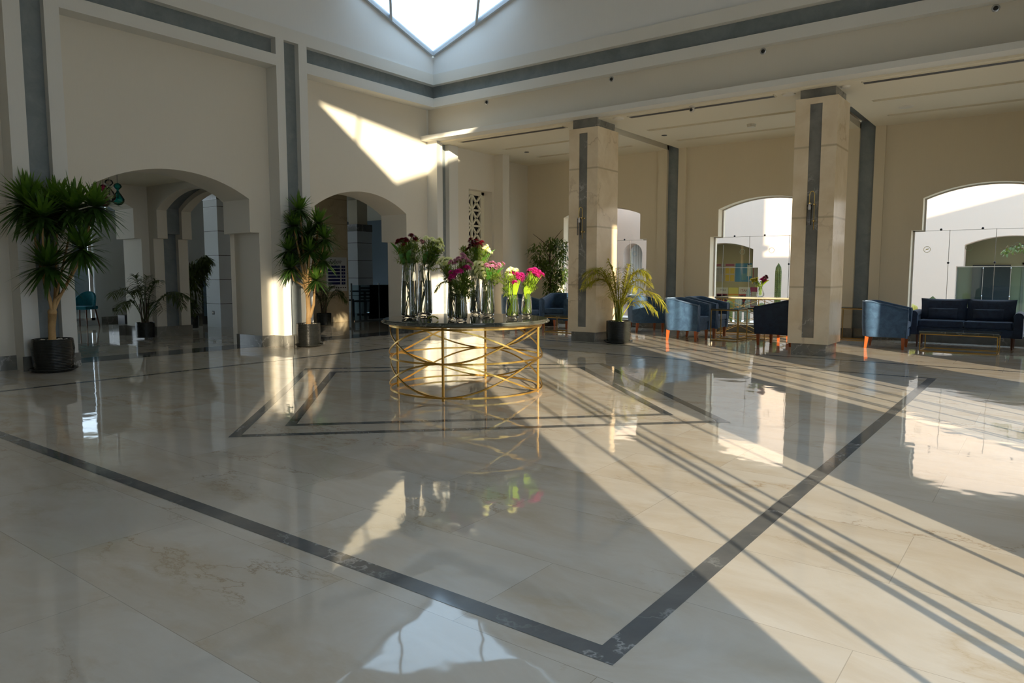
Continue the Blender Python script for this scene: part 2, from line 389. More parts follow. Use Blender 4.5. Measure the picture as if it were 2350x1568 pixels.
# roof : four planes facing the corners; glazed triangle at two corners; the unseen two closed to darken the hall
mx_, my_ = (XF + XE) / 2, (YN + YFAR) / 2; hx, hy = (XE - XF) / 2, (YFAR - YN) / 2
T = 2.42
roof = MB(); wins = []
for ci, (sx, sy) in enumerate(((-1, 1), (1, 1), (1, -1), (-1, -1))):
    c = (mx_ + sx * hx, my_ + sy * hy); X = lambda s: c[0] - sx * s; Y = lambda s: c[1] - sy * s
    P = lambda a, b, dz=0: (X(a), Y(b), zc + g * (a + b) + dz)
    solid = ci in (1, 3)
    lo = [P(0, 0), P(hx, 0), P(hx, hy), P(0, hy)] if solid else [P(T, 0), P(hx, 0), P(hx, hy), P(0, hy), P(0, T)]; hi = [(p[0], p[1], p[2] + .16) for p in lo]
    b = len(roof.v); n_ = len(lo); roof.v += lo + hi; roof.face(*range(b, b + n_)); roof.face(*range(b + 2 * n_ - 1, b + n_ - 1, -1))
    for i in range(n_): j = (i + 1) % n_; roof.face(b + i, b + n_ + i, b + n_ + j, b + j)
    if solid: continue
    gm = MB(); gm.poly([P(-.1, -.1, .05), P(T + .1, -.1, .05), P(-.1, T + .1, .05)])
    fm = MB()
    fm.tube([P(0, 0, .04), P(T, 0, .04)], 0, flat=(.09, .07)); fm.tube([P(0, 0, .04), P(0, T, .04)], 0, flat=(.09, .07)); fm.tube([P(T, 0, .04), P(0, T, .04)], 0, flat=(.1, .08))
    for s0 in (1.16,):
        fm.tube([P(s0, 0, .02), P(s0 + (T - s0) / 2, (T - s0) / 2, .02)], 0, flat=(.07, .045)); fm.tube([P(0, s0, .02), P((T - s0) / 2, s0 + (T - s0) / 2, .02)], 0, flat=(.07, .045))
    fo = struct(fm, 'window_%d' % (ci + 1), simple('skylight_frame_%d' % ci, (.50, .55, .60), .4))
    gm.build('pane', PANE2, fo)
struct(roof, 'ceiling', WHITEWALL)

# ------------------------------------------------------------------ lounge
YB = 15.15
mb = MB(); mb.box(-11.5, -10.6, 11.97, 12.44, 0, 4.0); mb.box(-11.5, -10.6, 12.44, 13.27, 3.15, 4.0); mb.box(-11.5, -10.6, 12.44, 13.27, 0, 1.2); mb.box(-11.5, -10.6, 13.27, 13.35, 0, 4.0)
mb.box(-11.5, -10.95, 12.44, 13.27, 1.2, 3.15); mb.box(-11.5, -10.34, 13.35, 13.60, 0, 4.0); mb.box(-11.5, -10.93, 13.6, 15.6, 0, 4.0)
struct(mb, 'wall_lounge_left', CREAM)
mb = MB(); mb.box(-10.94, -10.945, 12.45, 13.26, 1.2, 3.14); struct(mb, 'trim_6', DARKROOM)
W1 = (-9.99, -7.55, 2.05, -9.82, -7.72, 2.63, 2.85); W2 = (-6.03, -3.59, 2.05, -5.86, -3.76, 2.63, 2.85); W3 = (-2.17, .26, 2.05, -2.00, .09, 2.63, 2.85)
mb = MB()
arch_wall(mb, 'y', YB, 15.55, -11.5, -7.27, 4.1, W1, .17); arch_wall(mb, 'y', YB, 15.55, -6.60, -3.33, 4.1, W2, .17); arch_wall(mb, 'y', YB, 15.55, -2.66, 1.2, 4.1, W3, .17)
for a in (-7.27, -3.33):
    mb.box(a, a + .22, YB - .06, 15.55, 0, 4.1); mb.box(a + .49, a + .67, YB - .06, 15.55, 0, 4.1)
mb.box(1.2, 4.2, YB, 15.55, 0, 3.85); mb.prism([(4.2, 0), (9.5, 0), (9.5, 5.85), (4.2, 4.5)], 'y', YB, 15.55)  # unseen wall run, top shaped to set the courtyard's shadow edge
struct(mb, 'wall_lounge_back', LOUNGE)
mb = MB()
for a in (-7.27, -3.33): mb.box(a + .22, a + .49, YB + .02, 15.55, 0, 4.14)
struct(mb, 'trim_7', BAND)
mb = MB()
for a, b in ((-10.93, -7.27), (-6.6, -3.33), (-2.66, 1.2)): mb.box(a, b, YB - .02, YB, 0, .17)
for a in (-7.27, -3.33): mb.box(a - .02, a + .24, YB - .08, YB - .06, 0, hb); mb.box(a + .47, a + .69, YB - .08, YB - .06, 0, hb); mb.box(a + .22, a + .49, YB - .0, YB + .02, 0, hb)
mb.box(-10.6, -10.58, 11.97, 13.35, 0, hb); mb.box(-10.34, -10.32, 13.33, 13.6, 0, hb); mb.box(-10.6, -10.32, 13.33, 13.35, 0, hb); mb.box(-10.93, -10.91, 13.6, YB, 0, hb)
struct(mb, 'baseboard_back', DARKM)
# lounge ceiling : panels with dark slots between, two shallow grooves in each
mb = MB()
bays = ((-11.5, -7.05), (-6.78, -3.11), (-2.84, 1.15))
for x0, x1 in bays:
    gx0, gx1 = (x0 + .35 if x0 > -11 else -9.95), x1 - .4
    ys = [11.4, 12.80, 12.95, 14.12, 14.27, YB + .3]
    mb.box(x0, x1, ys[0], ys[1], 4.0, 4.1); mb.box(x0, x1, ys[2], ys[3], 4.0, 4.1); mb.box(x0, x1, ys[4], ys[5], 4.0, 4.1)
    for q in (1, 3):
        mb.box(x0, gx0, ys[q], ys[q + 1], 4.0, 4.1); mb.box(gx1, x1, ys[q], ys[q + 1], 4.0, 4.1); mb.box(gx0, gx1, ys[q], ys[q + 1], 4.09, 4.1)
    mb.box(x0, x1, 11.36, 15.6, 4.1, 4.12)
mb.box(-7.05, -6.78, 11.4, 12.0, 4.0, 4.1); mb.box(-3.11, -2.84, 11.4, 12.0, 4.0, 4.1)
struct(mb, 'ceiling_lounge', CEIL)
mb = MB(); mb.box(-7.05, -6.78, 12.0, YB + .3, 4.16, 4.2); mb.box(-3.11, -2.84, 12.0, YB + .3, 4.16, 4.2); struct(mb, 'trim_8', BAND)
mb = MB(); mb.box(-11.5, 1.15, 11.9, 15.6, 4.2, 6.3); struct(mb, 'ceiling_shade_block', CEIL)  # unseen roof block over the lounge, raised to shade the courtyard wall

# entrance side (behind the camera): low ceiling, unseen wall with openings shaped to cast the sun bands
mb = MB(); mb.box(-11.6, 1.3, -7, -.2, 4.03, 4.2); mb.box(XE + .6, 1.3, -.2, 15.6, 4.03, 4.2); struct(mb, 'ceiling_entrance', CEIL)
XEW = .9
mb = MB()
mb.box(XEW, XEW + .06, 9.0, 10.4, 2.4, 4.03)
for y0, y1 in ((-7, -2.8), (-2.3, -2.1), (-1.3, .98), (2.98, 5.30), (7.06, 9.06), (10.35, 15.15)): mb.box(XEW, XEW + .06, y0, y1, 0, 4.03)
for y in (1.42, 1.88, 1.99, 2.16, 2.74): mb.box(XEW + .0, XEW + .03, y, y + (.035 if y in (1.88, 1.99) else .015), 0, 4.03)
for y in (5.55, 5.62, 5.95, 6.3, 6.37, 6.8): mb.box(XEW + .0, XEW + .03, y, y + .022, 0, 4.03)
mb.box(XEW, XEW + .06, -2.1, -1.3, 0, 1.5); mb.box(XEW, XEW + .06, -2.8, -2.3, 0, 2.75)
for y in (-2.02, -1.85, -1.68, -1.51): mb.box(XEW + .0, XEW + .03, y, y + .09, 1.5, 4.03)  # slats added to break the sunlight into stripes
mb.box(XEW, XEW + .03, -2.58, -2.52, 2.75, 4.03)
struct(mb, 'wall_entrance_sun_mask', CREAM)
mb = MB()
mb.box(-26, .96, -7.2, -7, 0, 4.3)
struct(mb, 'wall_entrance_front', CREAM)

# ------------------------------------------------------------------ columns
def column(x0, y0, w, d, label):
    t = thing('marble_column', label, 'column', (x0, y0, 0), 0, 'marble columns along the lounge')
    b = MB().box(.045, w - .045, .045, d - .045, 0, .18); b.build('plinth', DARKM, t, bevel=.004)
    s0, s1 = w / 2 - .09, w / 2 + .085
    b = MB(); b.box(0, s0, 0, d, .18, 3.86); b.box(s1, w, 0, d, .18, 3.86); b.box(s0, s1, 0, d, 3.77, 3.86); b.box(s0, s1, 0, d, .18, .275); b.box(s0, s1, .03, d, .275, 3.77)
    b.build('shaft', BEIGEM, t)
    b = MB().box(s0 + .001, s1 - .001, .015, .03, .276, 3.769); b.build('inlay', DARKM, t)
    b = MB().box(.05, w - .05, .05, d - .05, 3.86, 4.03); b.build('capital', DARKM, t)
    return t
C1 = (-7.215, 11.30); C2 = (-3.27, 11.45)
column(C1[0], C1[1], .60, .75, 'beige marble column with dark inlay, right behind the flower table and beside the golden palm')
column(C2[0], C2[1], .60, .75, 'beige marble column with dark inlay, nearest the blue sofa and partly hiding a dark armchair')

def sconce(x, y, z, label):
    t = thing('wall_sconce', label, 'wall light', (x, y, z), 0, 'brass sconces on the columns')
    pts = [(.035, -.05, -.42)] + [(.035, -.05, .10)] + [(.035 * math.cos(a), -.05, .10 + .05 * math.sin(a)) for a in [i * PI / 8 for i in range(1, 8)]] + [(-.035, -.05, .10), (-.035, -.05, -.02)]
    ar = MB().tube(pts, .007, 8).build('arm', BRASS, t, smooth=True)
    for zz in (-.045, -.29): b = MB(); b.tube([(.035, .012, zz), (.035, -.07, zz)], .012, 10); b.ball((.035, -.07, zz), .016); b.build('bracket', BRASS, t, smooth=True)
    MB().cyl((-.035, -.05), .022, -.035, -.02, 14).build('cap', BRASS, ar)
    MB().lathe([(.019, -.12), (.022, -.09), (.012, -.035)], (-.035, -.05, 0), 12).build('bulb', simple('frosted_bulb', (.85, .85, .83), .3), ar, smooth=True)
    MB().lathe([(.036, -.35), (.036, -.03)], (-.035, -.05, 0), 20).build('glass_tube', CLEARG, t, smooth=True)
    return t
sconce(C1[0] + .29, C1[1] + .0, 2.30, 'brass wall light with glass tube on the column beside the palm')
sconce(C2[0] + .30, C2[1] + .0, 2.33, 'brass wall light with glass tube on the column nearest the sofa')

# ------------------------------------------------------------------ windows of the lounge
def spider(b, x, y, z): b.ball((x, y, z), .022, 8)
YG = 15.40
def lounge_window(n, W, joints, label):
    l0, l1, zs, u0, u1, zsp, za = W
    fr = MB()
    for (p, q) in (((u0, zs), (u0, zsp)), ((u1, zs), (u1, zsp))): fr.box(p[0] - (.0 if p[0] == u0 else .03), p[0] + (.03 if p[0] == u0 else .0), YG - .02, YG + .02, zs, zsp)
    a = arch_pts(u0, u1, zsp, za)
    fr.tube([(x, YG, z - .012) for x, z in a], 0, flat=(.024, .04))
    fr.box(l0, l0 + .03, YG - .02, YG + .02, .17, zs); fr.box(l1 - .03, l1, YG - .02, YG + .02, .17, zs); fr.box(l0, l1, YG - .02, YG + .02, .17, .2)
    fr.box(l0, u0 + .03, YG - .02, YG + .02, zs - .02, zs); fr.box(u1 - .03, l1, YG - .02, YG + .02, zs - .02, zs)
    f = struct(fr, 'window_%d' % n, simple('window_frame_%d' % n, (.55, .50, .44), .5))
    gp = MB(); gp.poly([(l0, YG, .2), (l1, YG, .2), (l1, YG, zs), (l0, YG, zs)]); gp.poly([(u0, YG, zs)] + [(u1, YG, zs)] + [(x, YG, z) for x, z in a[::-1]]); gp.build('pane', PANE, f)
    j = MB(); j.box(u0 + .03, u1 - .03, YG - .006, YG + .006, zs - .012, zs - .006)
    for x in joints: j.box(x - .004, x + .004, YG - .006, YG + .006, .2, zs)
    j.build('joint', STEEL, f)
    s = MB()
    for x in joints:
        for z in (.75, 1.45): spider(s, x, YG - .01, z)
    xs = [l0 + .45 + i * (l1 - l0 - .5) / 3 for i in range(3)]
    for x in xs: spider(s, x, YG - .01, zs + .01)
    s.build('fitting', BLACK, f)
    return f
lounge_window(5, W1, (-8.97, -8.1), ''); lounge_window(6, W2, (-5.25, -4.42), ''); lounge_window(7, W3, (-1.58, -.87), '')
# round safety stickers on the panes
k = 0
for x, z, m in ((-7.98, 1.72, 'pale blue'), (-5.40, 1.72, 'pale green'), (-4.78, 1.74, 'faint white'), (-1.93, 1.70, 'yellow and green'), (-1.27, 1.72, 'green'), (-.55, 1.74, 'grey green')):
    s = MB(); s.lathe([(.050, 0), (.058, 0)], (0, 0, 0), 24)
    if m == 'yellow and green': s.poly([(-.03, -.015, 0), (.02, .0, 0), (.035, .02, 0), (-.01, .012, 0)])
    col = {'pale blue': (.45, .65, .75), 'pale green': (.5, .6, .45), 'faint white': (.8, .78, .72), 'yellow and green': (.75, .65, .25), 'green': (.35, .48, .25), 'grey green': (.35, .4, .32)}[m]
    o = s.build('window_sticker', simple('sticker_%d' % k, col, .5), loc=(x, YG - .012, z)); o.rotation_euler = (PI / 2, 0, 0)
    where = {-7.98: 'behind the golden palm', -5.40: 'over the left part of the console window', -4.78: 'right of the pane joint in the console window', -1.93: 'left of the pane joint above the armchair', -1.27: 'on the arch edge above the sofa', -.55: 'nearest the hanging leaves'}[x]
    tag(o, '%s round sticker on glass %s' % (m, where), 'sticker', 'round stickers on the window glass'); k += 1

# lattice grille in the lounge side wall
t = thing('lattice_screen', 'cream lattice screen of crossed bars in the tall wall niche', 'screen', (-10.88, 12.44, 1.2))
b = MB(); W_, H_ = .83, 1.95
b.box(0, .05, 0, .05, 0, H_); b.box(0, .05, W_ - .10, W_, 0, H_); b.box(0, .05, 0, W_, H_ - .07, H_); b.box(0, .05, 0, W_, 0, .07); b.build('frame', SCREENW, t, bevel=.003)
b = MB(); n = 5; ch = (H_ - .14) / n; cw = .34
for c in range(2):
    y0 = .05 + c * cw
    for r in range(n):
        z0 = .07 + r * ch
        for p, q in (((y0, z0), (y0 + cw, z0 + ch)), ((y0 + cw, z0), (y0, z0 + ch)), ((y0, z0 + ch), (y0 + cw, z0 + ch)), ((y0 + cw, z0), (y0 + cw, z0 + ch))):
            b.tube([(.025, p[0], p[1]), (.025, q[0], q[1])], 0, flat=(.045, .04))
b.build('lattice', SCREENW, t)

# ------------------------------------------------------------------ ceiling fittings
def vent(x0, x1, y, label):
    t = thing('ceiling_vent', label, 'vent', (x0, y, 4.0), 0, 'long slot vents in the lounge ceiling')
    w = x1 - x0
    b = MB(); b.box(0, w, 0, .012, -.012, 0); b.box(0, w, .15, .162, -.012, 0); b.box(0, .012, 0, .16, -.012, 0); b.box(w - .012, w, 0, .16, -.012, 0); b.build('frame', CEIL, t)
    b = MB()
    for i in range(5): b.box(.012, w - .012, .022 + i * .027, .034 + i * .027, -.009, -.001)
    b.build('slats', simple('vent_slat', (.13, .12, .11), .5), t)
    MB().box(.012, w - .012, .012, .15, -.0015, -.0005).build('backing', BLACK, t)
vent(-10.1, -7.5, 11.52, 'slot vent in the ceiling left of the column beside the palm')
vent(-6.15, -3.62, 11.50, 'slot vent in the ceiling between the two marble columns')
vent(-2.38, .5, 11.50, 'slot vent in the ceiling right of the column nearest the sofa')
t = thing('security_camera', 'small white dome camera with dark lens under the middle slot vent', 'camera', (-4.93, 11.47, 4.0))
MB().cyl((0, 0), .05, -.02, 0, 16).build('base', PEB, t); b = MB(); b.ball((0, -.01, -.06), .045, 14); b.build('housing', PEB, t, smooth=True)
b = MB(); b.ball((.0, -.045, -.065), .026, 12); b.build('lens', BLACK, t, smooth=True)
def disc(name, cat, label, x, y, r, mat, hh=.02, z=4.0, group=None):
    o = MB().cyl((0, 0), r, -hh, 0, 22, r * 1.15).build(name, mat, loc=(x, y, z)); tag(o, label, cat, group); return o
PALEP = simple('pale_plastic', (.72, .68, .58), .5)
disc('ceiling_speaker', 'speaker', 'pale round speaker in the ceiling beside the left marble column', -6.35, 11.55, .09, PALEP)
disc('ceiling_speaker', 'speaker', 'pale round speaker in the ceiling just left of the right marble column', -3.42, 11.58, .09, PALEP)
disc('ceiling_speaker', 'speaker', 'pale round speaker in the ceiling over the armchair at the sofa', -2.12, 13.6, .10, PALEP)
disc('smoke_detector', 'smoke detector', 'cream smoke detector hanging from the middle ceiling bay', -4.64, 13.5, .07, PALEP, .05)
disc('smoke_detector', 'smoke detector', 'small smoke detector by the slot vent right of the right column', -2.62, 11.62, .06, PALEP, .03)
disc('downlight', 'ceiling light', 'small dark recessed light in the middle ceiling bay', -6.38, 13.5, .05, BLACK, .006)
disc('downlight', 'ceiling light', 'small dark recessed light in the left ceiling bay', -9.73, 13.45, .05, BLACK, .006)
for x, y in ((-2.97, 12.9), (-2.97, 13.7)):
    disc('downlight', 'ceiling light', 'pale lamp recessed in the dark slot %s' % ('nearest the right column' if y < 13 else 'further from the right column'), x, y, .06, PALEP, .02, 4.16)
for x, lab in ((-9.2, 'leftmost, near the hall corner'), (-6.39, 'above the column beside the palm'), (-3.76, 'left of the column nearest the sofa'), (-.8, 'rightmost, largest in view')):
    t = thing('spotlight', 'round chrome spotlight in the beam face, %s' % lab, 'spotlight', (x, 11.36, 4.64), 0, 'round spotlights in the beam above the lounge')
    for nm, pr_, m in (('ring', [(.030, -.006), (.048, -.006), (.05, 0)], STEEL), ('lens', [(.0005, -.012), (.026, -.012), (.03, -.002)], BLACK)):
        o = MB().lathe(pr_, (0, 0, 0), 20).build(nm, m, t, smooth=True); o.rotation_euler = (-PI / 2, 0, 0)
def socket(x, y, z, face, label):
    t = thing('wall_socket', label, 'socket', (x, y, z), 0 if face == 'y' else PI / 2)
    MB().box(-.055, .055, -.012, 0, -.045, .045).build('frame', BLACK, t, bevel=.004); MB().box(-.03, .03, -.015, -.012, -.022, .022).build('insert', PALEP, t)
socket(-7.35, YB, .36, 'y', 'black wall socket with pale insert left of the pilaster behind the blue armchairs')

# ------------------------------------------------------------------ passage behind the two arches
mb = MB(); mb.box(-15.15, XB, -7, 7.12, 2.96, 3.2); struct(mb, 'ceiling_passage', CEIL)
mb = MB(); 
for y0 in (4.0, 5.4): mb.box(-14.1, -12.4, y0, y0 + .25, 2.945, 2.96)
struct(mb, 'trim_9', simple('vent_grey', (.22, .22, .21), .6))
mb = MB()
AA = (4.2, 6.97, 1.94, 4.33, 6.84, 2.52, 2.86)
arch_wall(mb, 'x', -15.15, -14.40, .5, 7.12, 3.6, AA)
mb.box(-15.15, -14.4, -7, .5, 0, 4.25); mb.box(-15.15, -14.4, .5, 7.82, 3.6, 4.25); mb.box(-14.4, XB, 7.12, 7.82, 3.6, 4.25)
struct(mb, 'wall_passage_left', CREAM)
mb = MB(); BB = (-14.22, -11.545, 1.94, -14.05, -11.72, 2.49, 2.83)
arch_wall(mb, 'y', 7.12, 7.32, -15.15, XB, 3.6, BB); arch_wall(mb, 'y', 7.62, 7.82, -15.15, XB, 3.6, BB)
struct(mb, 'wall_passage_cross', CREAM)
B2 = (-14.32, -11.545, 2.04, -14.15, -11.62, 2.55, 2.92)
mb = MB(); arch_wall(mb, 'y', 7.32, 7.62, -15.15, XB, 3.6, B2); struct(mb, 'trim_10', BAND)
mb = MB(); mb.box(-15.15, -14.38, 6.93, 6.95, 0, .2); mb.box(-14.40, -14.38, 6.95, 7.12, 0, .2); mb.box(-14.40, -14.2, 7.10, 7.12, 0, .2); mb.box(-14.22, -14.20, 7.12, 7.84, 0, .2); mb.box(-15.6, -15.15, 6.8, 7.1, 0, .2)
struct(mb, 'baseboard_passage', DARKM)
# west room behind, windows on its outer wall
mb = MB()
mb.box(-18.9, -18.6, 7.95, 12, 0, 2.75); mb.box(-18.9, -18.6, 9.2, 12, 2.75, 4.2); mb.box(-18.9, -18.6, 7.95, 12, 4.0, 4.2); mb.box(-18.9, -18.6, -7, 2.0, 0, 4.2); mb.box(-18.9, -18.6, 2.0, 7.85, 4.0, 4.2); mb.box(-18.9, -18.6, 2, 7.95, 0, .12); mb.box(-18.72, -18.6, 7.85, 7.95, .12, 2.75); mb.box(-18.62, -18.56, 8.62, 12, .17, 2.75)
struct(mb, 'wall_west', STONECLAD)
mb = MB()
for z in (1.05, 1.6, 2.15): mb.box(-18.56, -18.553, 8.62, 10.2, z, z + .015)
struct(mb, 'trim_11', BLACK)
mb = MB(); mb.box(-18.6, -18.57, 7.95, 12, 0, .2); struct(mb, 'baseboard_west', DARKM)
mb = MB(); mb.box(-18.7, -18.66, 2, 7.95, .12, .18); mb.box(-18.7, -18.66, 7.95, 9.2, 2.75, 2.8); mb.box(-18.7, -18.66, 8.2, 8.25, 2.75, 4.0); mb.box(-18.7, -18.66, 4.6, 4.68, .12, 3.1); mb.box(-18.7, -18.66, 7.75, 7.83, .12, 3.1); f = struct(mb, 'window_8', STEEL)
g_ = MB(); g_.poly([(-18.68, 2, .12), (-18.68, 7.95, .12), (-18.68, 7.95, 4.0), (-18.68, 2, 4.0)]); g_.build('pane', PANE, f)
mb = MB(); mb.box(-26, -11.0, 12.5, 22, 3.6, 3.8); mb.box(-26, XB, 7.82, 12.5, 4.2, 4.4); mb.box(-26, -15.15, -7, 7.82, 4.2, 4.4); mb.box(-26, XB, 12.44, 12.5, 3.6, 4.3); struct(mb, 'ceiling_west', CEIL)
socket_ = thing('wall_socket', 'black double socket on the pale far wall beyond the left arch', 'socket', (-18.6, 8.27, .36), PI / 2)
MB().box(-.055, .055, -.012, 0, -.04, .04).build('frame', BLACK, socket_, bevel=.003); MB().box(-.032, .032, -.015, -.012, -.015, .015).build('insert', PALEP, socket_)
# panelled square columns
def clad_column(x, y, w, h, label, mat=STONECLAD, capz=None):
    t = thing('panelled_column', label, 'column', (x, y, 0), 0, 'panelled square columns beyond the arches')
    b = MB(); z = 0; zs = [.0, .56, 1.12, 1.68, 2.24, 2.8, 3.36]
    top = capz or h
    for i in range(len(zs) - 1):
        z1 = min(zs[i + 1] - .014, top)
        if zs[i] < top: b.box(0, w, 0, w, zs[i], z1)
    b.build('cladding', mat, t)
    MB().box(.008, w - .008, .008, w - .008, 0, top - .002).build('core', BLACK, t)
    if capz: MB().box(-.01, w + .01, -.01, w + .01, capz, capz + .22).build('capital', DARKM, t)
    if capz: MB().box(.1, w - .1, .1, w - .1, capz + .22, h).build('neck', CEIL, t)
    return t
clad_column(-16.02, 9.22, .58, 3.6, 'pale panelled column seen through the left arch, right of the dark plant', capz=2.95)
clad_column(-20.5, 11.2, .8, 3.6, 'further blue-grey panelled column behind the dark plant', capz=2.9)
clad_column(-18.4, 15.4, .62, 3.6, 'blue-grey panelled column in the restaurant beyond the second arch', capz=2.6)
t = thing('wall_socket', 'black socket with white insert low on the pale panelled column', 'socket', (-15.75, 9.22, .34), 0)
MB().box(-.04, .04, -.012, 0, -.045, .045).build('frame', BLACK, t); MB().box(-.02, .02, -.014, -.012, -.02, .02).build('insert', PALEP, t)

# stone wall with the sign beyond the second arch
mb = MB(); mb.box(-15.15, -14.74, 10.7, 12.44, 0, 3.6); struct(mb, 'wall_stone', STONEW)
t = thing('sign_board', 'white directory board with blue bars and script heading on the golden stone wall', 'sign', (-14.735, 12.05, 1.25))
b = MB(); b.box(0, .012, -.33, .33, -.45, .42); b.build('panel', simple('sign_white', (.80, .80, .76), .4), t, bevel=.002)
NAVY = simple('sign_navy', (.012, .015, .12), .4)
b = MB()
for i in range(6):
    z = .18 - i * .085; b.box(.012, .016, -.28, .10, z - .03, z + .03); b.box(.012, .016, .15, .27, z - .03, z + .03)
b.build('bars', NAVY, t)
for i in range(8): MB().box(.012, .015, -.27 + i * .075, -.235 + i * .075, -.37, -.345).build('footer_mark', BLACK, t)
def text(s, size, mat, parent, loc, rot, name='lettering', ext=.001, shear=0):
    cu = bpy.data.curves.new(name, 'FONT'); cu.body = s; cu.size = size; cu.extrude = ext; cu.align_x = 'CENTER'; cu.align_y = 'CENTER'; cu.shear = shear
    tmp = bpy.data.objects.new(name + '_tmp', cu); COL.objects.link(tmp)
    dg = bpy.context.evaluated_depsgraph_get(); me = bpy.data.meshes.new_from_object(tmp.evaluated_get(dg))
    bpy.data.objects.remove(tmp); o = bpy.data.objects.new(name, me); COL.objects.link(o); me.materials.clear(); me.materials.append(mat)
    if parent is not None: o.parent = parent
    o.location = loc; o.rotation_euler = rot; return o
text('Spbun', .16, BLACK, t, (.014, -.06, .31), (PI / 2, 0, PI / 2), shear=.4)
WH = simple('sign_lettering_white', (.85, .85, .85), .5)
for i in range(6): text(str(i + 1), .05, WH, t, (.0175, .21, .18 - i * .085), (PI / 2, 0, PI / 2), 'number')
# restaurant beyond
mb = MB(); mb.box(-26, -25.8, 7, 22, 0, 3.6); mb.box(-26, -14.3, 22, 22.2, 0, 3.6); mb.box(-11.6, -11.5, 11.97, 15.5, 0, 3.6); mb.box(-14.45, -11.5, 15.5, 15.6, 0, 3.6); mb.box(-14.45, -14.32, 15.6, 22, 0, 3.6); struct(mb, 'wall_restaurant', simple('blue_grey_wall', (.20, .26, .32), .7))
mb = MB(); mb.box(-14.62, -14.60, 12.5, 16.5, 0, .03); f = struct(mb, 'trim_12', STEEL)
t = thing('glass_balustrade', 'low glass balustrade closing the restaurant beyond the second arch', 'balustrade', (-14.7, 12.5, 0))
for i in range(3): MB().box(-.008, .008, .02 + i * .95, .93 + i * .95, .03, .95).build('glass_panel', BALU, t)
for i in range(4): MB().box(-.015, .015, -.015 + i * .95, .015 + i * .95, 0, 1.0).build('post', STEEL, t)
t = thing('window_blind', 'pale vertical blind glowing behind the restaurant column', 'blind', (-19.6, 19.2, 0))
b = MB()
for i in range(14):
    p = RT * (i * .115) ; b.tube([(p.x, p.y, .55), (p.x, p.y, 2.35)], 0, flat=(.02, .10))
b.build('slats', CURT, t); MB().tube([(0, 0, 2.38), tuple(RT * 1.6 + Vector((0, 0, 2.38)))], .02).build('rail', STEEL, t)
def dark_chair(x, y, rz, label):
    t = thing('dining_chair', label, 'chair', (x, y, 0), rz, 'dark dining chairs in the restaurant')
    MB().box(-.22, .22, -.22, .22, .42, .47).build('seat', BLACK, t, bevel=.01)
    b = MB()
    for i in range(4): b.box(-.22, .22, .20, .23, .50 + i * .1, .55 + i * .1)
    b.build('backrest', BLACK, t)
    for sx in (-1, 1):
        for sy in (-1, 1): MB().box(sx * .2 - .02, sx * .2 + .02, sy * .2 - .02, sy * .2 + .02, 0, .9 if sy > 0 else .42).build('leg', BLACK, t)
    return t
dark_chair(-16.3, 14.3, .4, 'dark dining chair just behind the glass balustrade, left one'); dark_chair(-15.8, 15.0, 1.2, 'dark dining chair just behind the glass balustrade, right one'); dark_chair(-17.4, 14.6, 2.4, 'dark dining chair deeper in the restaurant')
t = thing('dining_table', 'dark dining table behind the glass balustrade', 'table', (-16.9, 14.9, 0))
MB().cyl((0, 0), .45, .70, .74, 24).build('top', BLACK, t); MB().cyl((0, 0), .04, 0, .7, 12).build('pedestal', BLACK, t); MB().cyl((0, 0), .25, 0, .03, 20).build('base', BLACK, t)

# teal chair, black box, art print in the west room
t = thing('side_chair', 'teal upholstered chair with dark legs at the far left window', 'chair', (-18.1, 7.33, 0), .6)
MB().box(-.24, .24, -.23, .23, .42, .50).build('seat', TEAL, t, bevel=.03)
b = MB(); N = 14
for i in range(N):
    a0 = PI * i / N; a1 = PI * (i + 1) / N
    h0 = .50 + .34 * math.sin(a0) ** .8; h1 = .50 + .34 * math.sin(a1) ** .8
    p = lambda a, r, z: (r * math.cos(a), r * math.sin(a) * .95, z)
    b.poly([p(a0, .27, .46), p(a1, .27, .46), p(a1, .29, h1), p(a0, .29, h0)]); b.poly([p(a0, .23, .46), p(a0, .25, h0), p(a1, .25, h1), p(a1, .23, .46)]); b.poly([p(a0, .25, h0), p(a0, .29, h0), p(a1, .29, h1), p(a1, .25, h1)])
b.build('backrest', TEAL, t, smooth=True)
for sx in (-1, 1):
    for sy in (-1, 1): MB().tube([(sx * .19, sy * .17, .43), (sx * .24, sy * .23, 0)], [.02, .012], 8).build('leg', WOODD, t)
o = MB().box(-.17, .17, -.14, .14, 0, .30).build('waste_bin', BLACK, loc=(-17.15, 7.9, 0), bevel=.006); tag(o, 'small black box standing on the floor beside the passage pier', 'box')
t = thing('picture_screen', 'dark-framed picture of a pink drape leaning behind the dark plant', 'picture', (-16.6, 10.0, .0), math.radians(57))
MB().box(-.5, .5, 0, .04, 0, 1.15).build('frame', BLACK, t); MB().box(-.46, .46, -.004, 0, .2, 1.1).build('canvas', simple('canvas_blue', (.12, .20, .28), .6), t)
MB().prism([(-.3, .35), (-.15, .36), (.45, .66), (.46, .9), (.3, .82), (-.05, .52)], 'y', -.010, -.004).build('pink_shape', simple('canvas_pink', (.72, .25, .25), .7), t)
MB().prism([(-.0, .42), (.2, .5), (.3, .62), (.1, .56)], 'y', -.013, -.010).build('red_fold', simple('canvas_red', (.4, .09, .06), .7), t)

